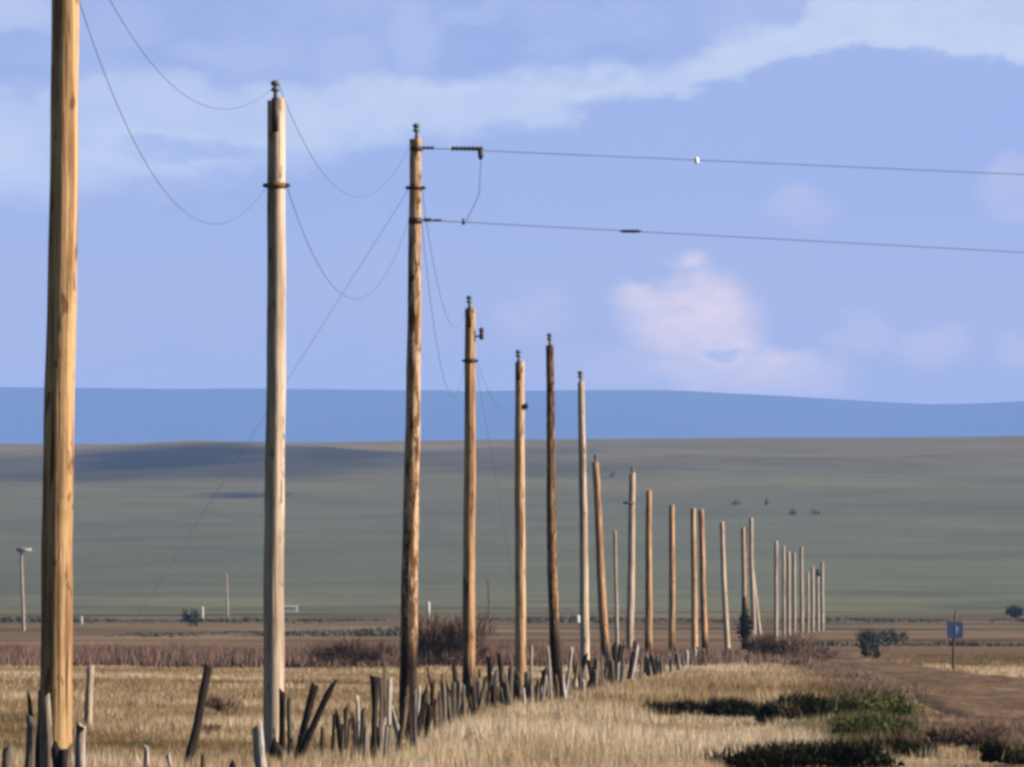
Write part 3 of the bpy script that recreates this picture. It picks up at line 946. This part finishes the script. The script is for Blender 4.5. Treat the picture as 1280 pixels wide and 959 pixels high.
mesh_obj('crossarm', V, Fc, plain('grey_crossarm', (.35, .32, .30), .8), rt)
for q in (-.7, .0, .7):
    V, Fc = [], []
    lathe(V, Fc, [(.05, 0), (.09, .05), (.05, .2)], (q, -.18, tp - .12), 'z', 8)
    mesh_obj('insulator', V, Fc, GLASS, rt)

# fittings on the near poles
Rz = lambda t, wb, wt, d, z: (wb + (wt - wb) * z / t) / F * d / 2


def z_at(py, d, base):
    return EYE - (py - HY) / F * d - base.z


z = z_at(232, 78, b2); band_part(p2, ax2, z, Rz(t2, 26.5, 22, 78, z))
z = z_at(-15, 66, b1); band_part(p1, ax1, z, Rz(t1, 41, 33, 66, z))
z = z_at(235, 89, b3); band_part(p3, ax3, z, Rz(t3, 23, 14.5, 89, z), True, IRON, .018)
z = z_at(276, 89, b3); band_part(p3, ax3, z, Rz(t3, 23, 14.5, 89, z), False, IRON, .04)
z = z_at(186, 89, b3); band_part(p3, ax3, z, Rz(t3, 23, 14.5, 89, z), False, IRON, .03)
z = z_at(451, 130, b4); band_part(p4, ax4, z, Rz(t4, 16.5, 13, 130, z), True, IRON, .04)
# cutout on a rod from the brown pole
z = z_at(420, 130, b4)
V, Fc = [], []
R = Rz(t4, 16.5, 13, 130, z); x = ax4(z)
tube(V, Fc, [(x + R * .8, 0, z - .02), (x + R + .09, -.02, z)], [.02, .016], 7)
lathe(V, Fc, [(.02, -.05), (.045, -.03), (.05, .06), (.03, .09), (.05, .11), (.048, .17), (.02, .2)], (x + R + .12, -.02, z - .03), 'z', 10)
mesh_obj('cutout', V, Fc, IRON, p4)
z = z_at(508, 150, b5)
V, Fc = [], []
R = Rz(t5, 14, 11.5, 150, z); x = ax5(z)
lathe(V, Fc, [(.03, -.03), (.07, -.02), (.04, .03), (.075, .05), (.075, .09), (.03, .12)], (x + R * .8, -R * .3, z), 'x', 10)
mesh_obj('knob', V, Fc, IRON, p5)
V, Fc = [], []
z = z_at(629, 262, b9); x = ax9(z)
box(V, Fc, x - .36, x + .10, -.20, -.13, z - .04, z + .05)
mesh_obj('stub_arm', V, Fc, plain('brown_arm', (.15, .09, .06), .8), p9)

# ------------------------------------------------------------------ wires


def wire_between(label, A, B, sag, r=.007, n=34, t1_=1.0, group='wires slung between the poles', name='power_line', taper=.5):
    V, Fc = [], []
    pts = []
    for i in range(n + 1):
        t = t1_ * i / n
        p = A.lerp(B, t)
        p.z -= 4 * sag * t * (1 - t)
        pts.append(p)
    o_ = pts[0].copy()
    r *= .62
    tube(V, Fc, [p - o_ for p in pts], [r * (1 - taper * i / n) for i in range(n + 1)], 6)
    o = mesh_obj(name, V, Fc, WIRE, None, True, o_)
    return tag(o, label, 'wire', group)


wire_between('slack upper wire drooping from the top of the picture to the second pole insulator', W(84, -112, 66), W(345, 106, 78), .98)
wire_between('slack lower wire looping from the nearest pole down to the rusty band', W(92, -20, 66), W(333, 234, 78), 1.26)
wire_between('slack upper wire from the second pole insulator to the knotty pole top', W(349, 107, 78), W(519, 168, 89), 1.10, .006)
wire_between('slack lower wire from the rusty band to the knotty pole', W(359, 234, 78), W(511, 276, 89), 1.22)
wire_between('slack upper wire from the knotty pole to the cutout pole top', W(527, 236, 89), W(585, 374, 130), 1.15, .0065)
wire_between('slack lower wire hanging close beside the knotty pole toward the cutout pole', W(527, 278, 89), W(581, 451, 130), 1.45, .0065)
wire_between('short drooping wire right of the cutout pole toward the tan pole', W(596, 451, 130), W(645, 510, 150), .45, .006)
g1 = wire_between('straight guy wire slanting down left from the knotty pole', W(512, 235, 89), Vector(((70 - CX) / F * 89, 89, gz(-6.3, 89) - .1)), 0.0, 0.0046, 12, group=None, name='guy_wire')
wire_between('thin guy wire dropping right of the cutout pole', W(594, 452, 130), Vector(((668 - CX) / F * 132, 133, gz(.4, 133) - .05)), 0.0, .005, 4, group=None, name='guy_wire')


def side_line(label, P, Q, sag=.0, strain=None, splice=None):
    o = wire_between(label, P, Q, sag, .0080, 26, group=None, taper=.2)
    L = Q - P
    for (a_, b_, R) in strain or []:
        V, Fc = [], []
        n = max(3, int((b_ - a_) / .055))
        prof = [(.012, 0)]
        for i in range(n):
            h0 = (b_ - a_) * i / n; s_ = (b_ - a_) / n
            prof += [(R * .55, h0 + .1 * s_), (R, h0 + .3 * s_), (R, h0 + .55 * s_), (R * .55, h0 + .8 * s_)]
        prof.append((.012, b_ - a_))
        f = a_ / L.x
        lathe(V, Fc, prof, (a_, 0, L.z * f), 'x', 12)
        mesh_obj('strain_insulator', V, Fc, IRON, o)
    if splice:
        f = splice / L.x
        V, Fc = [], []
        tube(V, Fc, [L * f + Vector((-.16, 0, .004)), L * f + Vector((-.1, 0, 0)), L * f + Vector((.1, 0, 0)), L * f + Vector((.16, 0, -.004))], [.01, .022, .022, .01], 8)
        mesh_obj('splice', V, Fc, IRON, o)
    return o


d3 = 89
mpx = d3 / F
A = W(526, 185, d3); B = W(2400, 268, 96)
s1 = side_line('upper side wire running right from the knotty pole across the sky', A, B, .0,
               [(2 * mpx, 17 * mpx, .026), (38 * mpx, 78 * mpx, .034)])
V, Fc = [], []
xx = 74 * mpx
tube(V, Fc, [(xx, 0, -.02), (xx + .01, -.01, -.12), (xx + .005, 0, -.17)], [.036, .04, .015], 9)
mesh_obj('clamp', V, Fc, IRON, s1)
A2 = W(526, 275, d3); B2 = W(2400, 376, 96)
s2 = side_line('lower side wire running right from the knotty pole across the sky', A2, B2, .0, [(3 * mpx, 14 * mpx, .032), (15 * mpx, 26 * mpx, .022)], 264 * mpx)
V, Fc = [], []
xx = 53 * mpx
tube(V, Fc, [(xx, 0, .02), (xx, -.005, -.05), (xx, 0, -.07)], [.014, .02, .01], 8)
mesh_obj('clamp', V, Fc, IRON, s2)
V, Fc = [], []
J = [W(601, 203, d3), W(600, 222, d3), W(599, 243, d3), W(590, 262, d3), W(580, 281, d3)]
tube(V, Fc, [p - J[0] for p in J], [.005] * 5, 6)
tag(mesh_obj('jumper_wire', V, Fc, WIRE, None, True, J[0]), 'short jumper wire dropping from the upper side wire to the lower one', 'wire')
# small white tag on the upper side wire
f = (874 - 526) / (2400 - 526)
c = A.lerp(B, 348 * mpx / (B - A).x)
V, Fc = [], []
lathe(V, Fc, [(.010, -.055), (.026, -.04), (.032, -.01), (.028, .025), (.012, .04)], (0, 0, 0), 'z', 12)
lathe(V, Fc, [(.012, -.02), (.018, 0), (.012, .02)], (0, 0, .03), 'x', 8)
tag(mesh_obj('wire_marker', V, Fc, plain('white_plastic', (.92, .93, .94), .5, 0, .02), None, False, c - Vector((0, .0, .0))), 'tiny white marker clipped on the upper side wire', 'marker')

# ------------------------------------------------------------------ old fence stakes
S_GREY = wood_mat('grey_stake_wood', (.042, .032, .026), (.110, .086, .068), (.21, .17, .14), None)
S_DARK = wood_mat('blackened_stake_wood', (0.006, 0.004, 0.003), (0.013, 0.009, 0.008), (0.035, 0.026, 0.021), None)
S_TAN = wood_mat('tan_stake_wood', (0.140, 0.105, 0.077), (0.266, 0.203, 0.154), (0.378, 0.301, 0.238), None)
S_PALE = wood_mat('bleached_stake_wood', (0.182, 0.147, 0.126), (0.336, 0.280, 0.245), (0.476, 0.420, 0.378), None, streak=.6)
S_BROWN = wood_mat('brown_stake_wood', (0.042, 0.027, 0.017), (0.091, 0.059, 0.038), (0.168, 0.115, 0.077), None)
S_GREEN = wood_mat('mossy_stake_wood', (.020, .018, .012), (.055, .048, .034), (.11, .098, .074), None)
SM = {'g': S_GREY, 'd': S_DARK, 'p': S_PALE, 'b': S_BROWN, 'm': S_GREEN, 't': S_TAN}


def stake(label, xt, yt, xb, yb, w, m, d=None, seed=0, shape=None, group='old fence stakes'):
    r = random.Random(seed * 7 + 3)
    d = d or dist_of(yb)
    B = W(xb, yb, d); T = W(xt, yt, d)
    g = gz(B.x, d)
    dv = (B - T).normalized()
    B = B + dv * ((B.z - g) / max(.4, -dv.z))
    foot = B + dv * .3
    base = Vector((B.x, d, g))
    R = w * 1.14 / F * d / 2
    sides = 9
    n = 9
    V, Fc = [], []
    el = r.uniform(.65, 1.0)                              # split stakes are not round
    th = r.uniform(0, math.pi)
    lean_y = r.uniform(-.06, .06)
    for i in range(n + 1):
        f = i / n
        c = foot.lerp(T, f) - base
        c.x += .22 * R * math.sin(f * 5 + seed); c.y += lean_y * f + .2 * R * math.cos(f * 4 + seed)
        q = 1.04 - .12 * f
        if shape == 'wedge': q = .8 + 1.0 * max(0, (f - .72) / .28)
        if shape == 'round': q = 1.05 - .75 * max(0, (f - .8) / .2) ** 2
        if shape == 'spike': q = 1.1 - .75 * f
        for k in range(sides):
            a = 2 * math.pi * k / sides
            nz = 1 + .22 * mnoise.noise(Vector((math.cos(a) * 1.6 + seed * 1.7, math.sin(a) * 1.6, f * 4.)))
            u, v = math.cos(a), math.sin(a) * el
            ux = u * math.cos(th) - v * math.sin(th); uy = u * math.sin(th) + v * math.cos(th)
            dz = 0
            if i == n: dz = R * (.6 * (ux * (1 if seed % 2 else -1)) + .45 * r.uniform(-1, 1))
            V.append((c.x + R * q * nz * ux, c.y + R * q * nz * uy, c.z + dz))
    for i in range(n):
        for k in range(sides):
            Fc.append((i * sides + k, i * sides + (k + 1) % sides, (i + 1) * sides + (k + 1) % sides, (i + 1) * sides + k))
    tc = len(V)
    tp = T - base
    V.append((tp.x, tp.y, tp.z - R * .3))
    for k in range(sides): Fc.append((n * sides + k, n * sides + (k + 1) % sides, tc))
    Fc.append(tuple(range(sides))[::-1])
    o = mesh_obj('fence_stake', V, Fc, SM[m], None, True, base)
    tag(o, label, 'fence stake', group)
    return o


D0 = 67.0
STAKES = [
    # label, xt, yt, xb, yb, w, material, distance, shape
    ('short grey stake at the left edge of the picture', 11, 934, 10, 985, 15, 'g', D0, None),
    ('black splintered stake leaning left against the nearest pole', 34, 865, 50, 960, 12, 'd', D0 + 1.2, 'spike'),
    ('black stump end showing at the foot of the nearest pole', 52, 862, 52, 960, 12, 'd', D0 - .6, None),
    ('broad grey stake with a dark left side, left of the nearest pole', 40, 898, 40, 985, 18, 'g', D0 - .3, None),
    ('pinkish pale stake standing against the nearest pole', 57, 870, 60, 985, 12.5, 't', D0 - 1.2, None),
    ('black stump in front of the foot of the nearest pole', 72, 926, 73, 985, 16, 'd', D0 - 1.4, 'round'),
    ('grey stump right against the foot of the nearest pole', 84, 936, 84, 985, 14, 'g', D0 - 1.5, None),
    ('white bleached stake just right of the nearest pole', 100, 906, 102, 985, 12, 'p', D0 - .5, None),
    ('tall post alone in the pasture right of the nearest pole', 111.5, 834, 112, 912, 13, 't', 96, None),
    ('small white stake at the bottom, left of the long leaning stake', 182, 932, 183, 985, 9, 'p', D0, None),
    ('short bleached stub leaning beside the long leaning stake', 210, 944, 216, 985, 8, 'p', D0 + .5, None),
    ('long black stake leaning right, alone in the pasture', 262, 832, 230, 972, 11, 'd', 70, None),
    ('tiny dark stub at the bottom right of the long leaning stake', 255, 942, 255, 985, 6, 'b', D0 + .3, None),
    ('dark round stub at the bottom, left of the white plank', 291, 951, 291, 985, 9, 'd', D0, 'round'),
    ('wide white plank leaning left before the second pole', 319, 906, 333, 990, 15, 'p', D0 - .2, None),
    ('black stump at the foot of the second pole', 344, 928, 345, 985, 17, 'd', 72, 'round'),
    ('short pale stub just right of the second pole foot', 352, 940, 353, 985, 7, 'g', 71, None),
    ('black stake close against the right side of the second pole', 354, 864, 350, 950, 8, 'd', 75, None),
    ('grey mossy stake right of the second pole', 362, 873, 362, 965, 7, 'm', 74, None),
    ('steeper left arm of the crossed pair of black stakes', 394, 856, 368, 962, 9, 'd', 73.5, None),
    ('flatter right arm of the crossed pair of black stakes', 417, 852, 368, 962, 9, 'd', 72.5, None),
    ('faint brown stake right of the crossed black pair', 403, 908, 402, 962, 6, 'b', 74, None),
    ('left leg of the narrow black upright pair', 417, 893, 414, 962, 5, 'd', 74, None),
    ('right leg of the narrow black upright pair', 421, 887, 428, 962, 6.5, 'd', 74.5, 'round'),
    ('thin brown stake right of the narrow black pair', 433, 884, 431, 945, 5, 'b', 79, None),
    ('thin pale stake between the narrow black pair and the wedge-topped post', 447, 869, 450, 955, 4, 'p', 77, None),
    ('thin mossy dark stake left of the wedge-topped post', 454, 886, 452, 955, 7, 'm', 76, None),
    ('black post with a flared wedge-shaped top', 468, 846, 469, 944, 9, 'd', None, 'wedge'),
    ('grey stake right behind the wedge-topped post', 476, 850, 476, 945, 6, 'g', 78, None),
    ('tall dark splinter-topped stake left of the knotty pole', 481, 828, 480, 940, 8, 'b', 80, 'spike'),
    ('bleached crooked stake left of the knotty pole', 488, 848, 484, 936, 6.5, 'p', 82, None),
    ('brown stake leaning into the foot of the knotty pole', 492, 884, 500, 922, 7, 'd', 88, None),
    ('pale stake just right of the knotty pole foot', 518, 862, 519, 932, 6, 'g', 84, None),
    ('thin bleached stake before the grey green post', 524, 856, 521, 925, 4, 'p', 86, None),
    ('grey green square post right of the knotty pole', 530, 867, 528, 920, 10, 'm', None, None),
    ('left prong of the thin forked brown sticks', 534, 834, 546, 905, 4, 'b', 99, None),
    ('right prong of the thin forked brown sticks', 553, 842, 550, 903, 4, 'b', 101, None),
    ('thick black round-topped stump before the brown bush', 561, 857, 560, 905, 13, 'd', None, 'round'),
    ('black stake leaning left just before the cutout pole', 567, 831, 576, 895, 6, 'd', None, None),
    ('grey stake standing at the left foot of the cutout pole', 574, 852, 573, 900, 6, 'g', None, None),
    ('short black stake leaning at the right foot of the cutout pole', 589, 859, 595, 896, 5, 'd', None, None),
    ('pale grey stake right beside the cutout pole', 587, 846, 588, 888, 6, 'g', None, None),
    ('brown grey stake second right of the cutout pole', 600, 836, 601, 884, 6, 'b', None, None),
    ('upright black stake midway between the cutout pole and the tan pole', 613, 822, 614, 880, 7.5, 'd', None, None),
    ('grey stake right beside the upright black stake', 620, 838, 620, 878, 6, 'g', None, None),
    ('black stake leaning left before the tan pole', 624, 818, 630, 872, 6, 'd', None, None),
    ('mossy stake close to the left foot of the tan pole', 637, 834, 638, 876, 9, 'm', None, None),
    ('broad grey stake covering the foot of the tan pole', 647, 840, 646, 877, 8, 'm', None, None),
    ('second broad mossy stake covering the foot of the tan pole', 658, 840, 657, 877, 6, 'm', None, None),
    ('short bleached stub before the foot of the tan pole', 655, 860, 655, 882, 4.5, 'p', None, None),
    ('thin white upright stick right of the tan pole', 664.5, 808, 664, 884, 3.6, 'p', None, None),
    ('thin short pale stick between the white stick and the crooked pole', 677, 857, 677, 886, 3.2, 'p', None, None),
    ('short brown stub between the white stick and the crooked pole', 671, 860, 671, 880, 6, 'b', None, None),
    ('thin white stick leaning against the left of the crooked dark pole', 684, 807, 690, 886, 3.4, 'p', None, None),
    ('short black stake leaning on the right foot of the crooked dark pole', 698, 838, 703, 876, 6, 'd', None, None),
    ('thin white stick leaning right, beyond the crooked dark pole', 715.5, 809, 706, 872, 4, 'p', None, None),
    ('pale short stake at the foot of the right-leaning white stick', 703, 845, 706, 876, 5, 'p', None, None),
    ('brown stake behind the right-leaning white stick', 718, 814, 719, 846, 5, 'b', 188, None),
    ('black stake leaning right at the foot of the slender pale pole', 732, 818, 722, 864, 5.5, 'd', None, None),
    ('pale stub at the foot of the slender pale pole', 729, 850, 729, 868, 5, 'p', None, None),
    ('dark stake leaning right past the slender pale pole', 741, 834, 735, 862, 5.5, 'd', None, None),
    ('grey stake just right of the slender pale pole', 746, 824, 744, 862, 6, 'g', None, None),
    ('dark stake just before the faint thin pole', 769, 804, 768, 850, 6, 'd', None, None),
    ('dark forked stake right under the faint thin pole', 776, 806, 773, 848, 5, 'd', None, None),
    ('tall grey stake left of the stub-arm pole foot', 780, 802, 778, 852, 5, 'g', None, None),
    ('black stake leaning right at the stub-arm pole foot', 793, 802, 787, 848, 5, 'd', None, None),
    ('pale stake leaning right past the stub-arm pole foot', 796, 808, 789, 852, 4.5, 'p', None, None),
    ('black stake leaning left, right of the lone brown pole foot', 814, 819, 819, 849, 5.5, 'd', None, None),
    ('small dark stake in the thinning end of the row', 830, 824, 828, 842, 4, 'd', None, None),
]
for i, (lab, xt, yt, xb, yb, w, m, d, shp) in enumerate(STAKES):
    stake(lab, xt, yt, xb, yb, w, m, d, i + 1, shp)
# the tangle of stakes filling the row between the named ones
rr = random.Random(17)
MARKS = [(335, 'the second pole'), (400, 'the crossed black pair'), (466, 'the wedge-topped post'), (512, 'the knotty pole'), (546, 'the forked sticks'), (586, 'the cutout pole'),
         (614, 'the upright black stake'), (650, 'the tan pole'), (699, 'the crooked dark pole'), (733, 'the slender pale pole')]
seen = set()
for i in range(66):
    f = (i + rr.uniform(0, .9)) / 66
    xb = 424 + (752 - 424) * f ** .95
    yb = float(np.interp(xb, [372, 470, 530, 613, 700, 752], [962, 944, 920, 882, 872, 859])) + rr.uniform(-4, 4)
    h = float(np.interp(xb, [372, 440, 500, 560, 620, 752], [62, 70, 74, 52, 46, 40])) * rr.choice((.45, .6, .75, .9, 1.05)) * rr.uniform(.9, 1.1)
    m = rr.choice('ddggmbbdgp')
    dx = rr.choice((-13, -8, -4, 0, 2, 5, 9, 15)) * rr.uniform(.6, 1.1) * h / 60
    w = rr.choice((3.2, 4.2, 5.5, 7.0)) * float(np.interp(xb, [372, 752], [1.1, .85]))
    q = [nm for x_, nm in MARKS if xb >= x_][-1]
    nx = [nm for x_, nm in MARKS if xb < x_][:1]
    kind = {'g': 'weathered grey', 'm': 'mossy grey', 'p': 'bleached pale', 'b': 'brown', 'd': 'black'}[m]
    lab = '%s %s %s stake %s, just right of %s' % ('short' if h < 42 else 'tall', 'thin' if w < 4.4 else 'stout', kind, 'leaning left' if dx < -2 else 'leaning right' if dx > 2.2 else 'upright', q)
    if lab in seen and nx: lab = lab.split(', just')[0] + ', before ' + nx[0]
    seen.add(lab)
    stake(lab, xb + dx, yb - h, xb, yb, w, m, None, 400 + i, rr.choice((None, None, None, None, 'round', 'spike')))
# the crowded grey end of the row
rr = random.Random(5)
for i in range(46):
    f = (i + rr.uniform(0, .8)) / 46
    xb = 738 + (948 - 738) * f
    yb = float(np.interp(xb, [738, 790, 830, 870, 950], [862, 853, 843, 832, 821])) + rr.uniform(-5, 3)
    h = float(np.interp(xb, [738, 800, 840, 900, 950], [37, 38, 24, 15, 12])) * rr.uniform(.6, 1.1)
    m = rr.choice('gggmpgbgd') if xb < 830 else rr.choice('gggmgpb')
    near = 'left of the tilted brown pole'
    for q, nm in ((757, 'the tilted brown pole'), (771, 'the faint thin pole'), (788, 'the stub-arm pole'), (811, 'the lone brown pole'), (840, 'the midway brown pole'), (868, 'the close brown pair'), (895, 'the close brown pair gap'), (909, 'the lone pale leaning pole')):
        if xb > q: near = 'right of ' + nm
    dx = rr.uniform(-5, 6) * (h / 38)
    kind = {'g': 'weathered grey', 'm': 'mossy grey', 'p': 'bleached pale', 'b': 'brown', 'd': 'black'}[m]
    tall = 'stubby' if i % 7 == 3 else 'short' if h < float(np.interp(xb, [738, 800, 840, 900, 950], [37, 38, 24, 15, 12])) * .84 else 'tall'
    lean = 'leaning left' if dx < -1 else 'leaning right' if dx > 1.2 else 'upright'
    stake('%s %s %s stake %s, %s' % (tall, 'thin' if i % 2 else 'stout', kind, lean, near), xb + dx, yb - h, xb, yb, (rr.uniform(3.4, 4.6) if i % 2 else rr.uniform(5, 6.6)) * (1 if xb < 830 else .75), m, None, 200 + i, None)

# ------------------------------------------------------------------ blue sign beyond the track
d = 213.0
ds = W(1192, 838, d)
zb = gz(ds.x, d)
sg = empty('road_sign', (ds.x, d, zb))
tag(sg, 'small blue sign on a dark post beyond the dirt track', 'sign')
toz = lambda py: EYE - (py - HY) / F * d - zb
V, Fc = [], []
tube(V, Fc, [(-.02, 0, -.4), (0, 0, toz(800)), (.085, 0, toz(762))], [.042, .042, .036], 8)
mesh_obj('post', V, Fc, S_BROWN, sg)
V, Fc = [], []
sw, sh, zc, rc = .27, .28, toz(787.5), .09
outl = []
for cx_, cz_, a0 in ((sw - rc, sh - rc, 0), (-sw + rc, sh - rc, 90), (-sw + rc, -sh + rc, 180), (sw - rc, -sh + rc, 270)):
    for k in range(5):
        q = math.radians(a0 + 22.5 * k)
        outl.append((cx_ + rc * math.cos(q) + .04, cz_ + rc * math.sin(q) + zc))
n = len(outl)
V = [(x, -.075, z) for x, z in outl] + [(x, -.05, z) for x, z in outl]
Fc = [tuple(range(n))[::-1], tuple(range(n, 2 * n))] + [(k, (k + 1) % n, n + (k + 1) % n, n + k) for k in range(n)]
pn = mesh_obj('panel', V, Fc, plain('blue_enamel', (.10, .13, .27), .5, 0, .1, 6), sg, False)
V, Fc = [], []
box(V, Fc, .06, .12, -.081, -.077, zc - .12, zc + .14)
box(V, Fc, .12, .17, -.081, -.077, zc + .0, zc + .07)
mesh_obj('pale_mark', V, Fc, plain('pale_blue_paint', (.42, .48, .70), .5, 0, .1, 6), pn, False)

# ------------------------------------------------------------------ small far things
d = 380.0
q = W(931, 808, d)
sn = empty('dead_snag', (q.x, d, gz(q.x, d)))
tag(sn, 'dark upright snag with a ragged bulge, before the pale poles', 'dead tree')
hh = W(932, 746, d).z - sn.location.z
V, Fc = [], []
tube(V, Fc, [(0, 0, -.3), (.04, 0, hh * .35), (-.02, 0, hh * .7), (-.05, 0, hh)], [.22, .21, .17, .13], 9)
mesh_obj('trunk', V, Fc, S_DARK, sn)
r = np.random.default_rng(4)
n = 700
C = np.stack([r.normal(0, .15, n), r.normal(0, .15, n), hh * (.42 + r.normal(0, .12, n))], -1)
a_ = r.normal(0, .07, (n, 3)); b_ = r.normal(0, .10, (n, 3))
tris_obj('foliage', np.stack([C - a_, C + a_, C + b_], 1), r.uniform(.1, .7, n), LEAF_DK, sn)
stake('short white post below the knot of pale poles', 941.5, 788, 942, 822, 4.5, 'p', 300, 301, None, None)
WHITE = plain('white_paint', (.50, .50, .48), .6, 0, .06, 3)


def marker(label, px, y0, y1, d, w, name='marker_post'):
    p = W(px, y1, d); g = gz(p.x, d)
    h = EYE - (y0 - HY) / F * d - g
    R = w / F * d / 2
    V, Fc = [], []
    lathe(V, Fc, [(R * .9, -.2), (R, h * .2), (R, h * .85), (R * .8, h * .95), (R * .4, h)], (0, 0, 0), 'z', 10)
    tag(mesh_obj(name, V, Fc, WHITE, None, True, (p.x, d, g)), label, 'marker post')


marker('stubby white marker post on the plain left of the slender pale pole', 722, 769, 786, 900, 6)
marker('thin white marker post on the plain right of the knotty pole', 535.5, 752, 776, 1000, 4)
marker('tiny pale post on the plain beside the small dark bush', 253, 758, 776, 1000, 3)
marker('tiny pale post at the plain edge near the nearest pole', 102, 770, 790, 850, 2.6)
d = 1250.0
p = W(362, 762, d); g = gz(p.x, d)
sh = empty('shed', (p.x, d, g))
tag(sh, 'tiny pale shed far out just right of the second pole', 'shed')
V, Fc = [], []
box(V, Fc, -1.5, 1.5, -1.2, 1.2, -.2, 1.0)
mesh_obj('wall', V, Fc, plain('pale_boards', (.5, .47, .42), .8, 0, .1, 1), sh, False)
V = [(-1.6, -1.3, .98), (1.6, -1.3, .98), (1.6, 1.3, .98), (-1.6, 1.3, .98), (-1.6, 0, 1.3), (1.6, 0, 1.3)]
mesh_obj('roof', V, [(0, 1, 5, 4), (2, 3, 4, 5), (0, 4, 3), (1, 2, 5), (0, 3, 2, 1)], plain('pale_tin', (.4, .38, .35), .5, .2, .1, 1), sh, False)
for o in list(bpy.data.objects):
    if 'top' in o.keys(): del o['top']
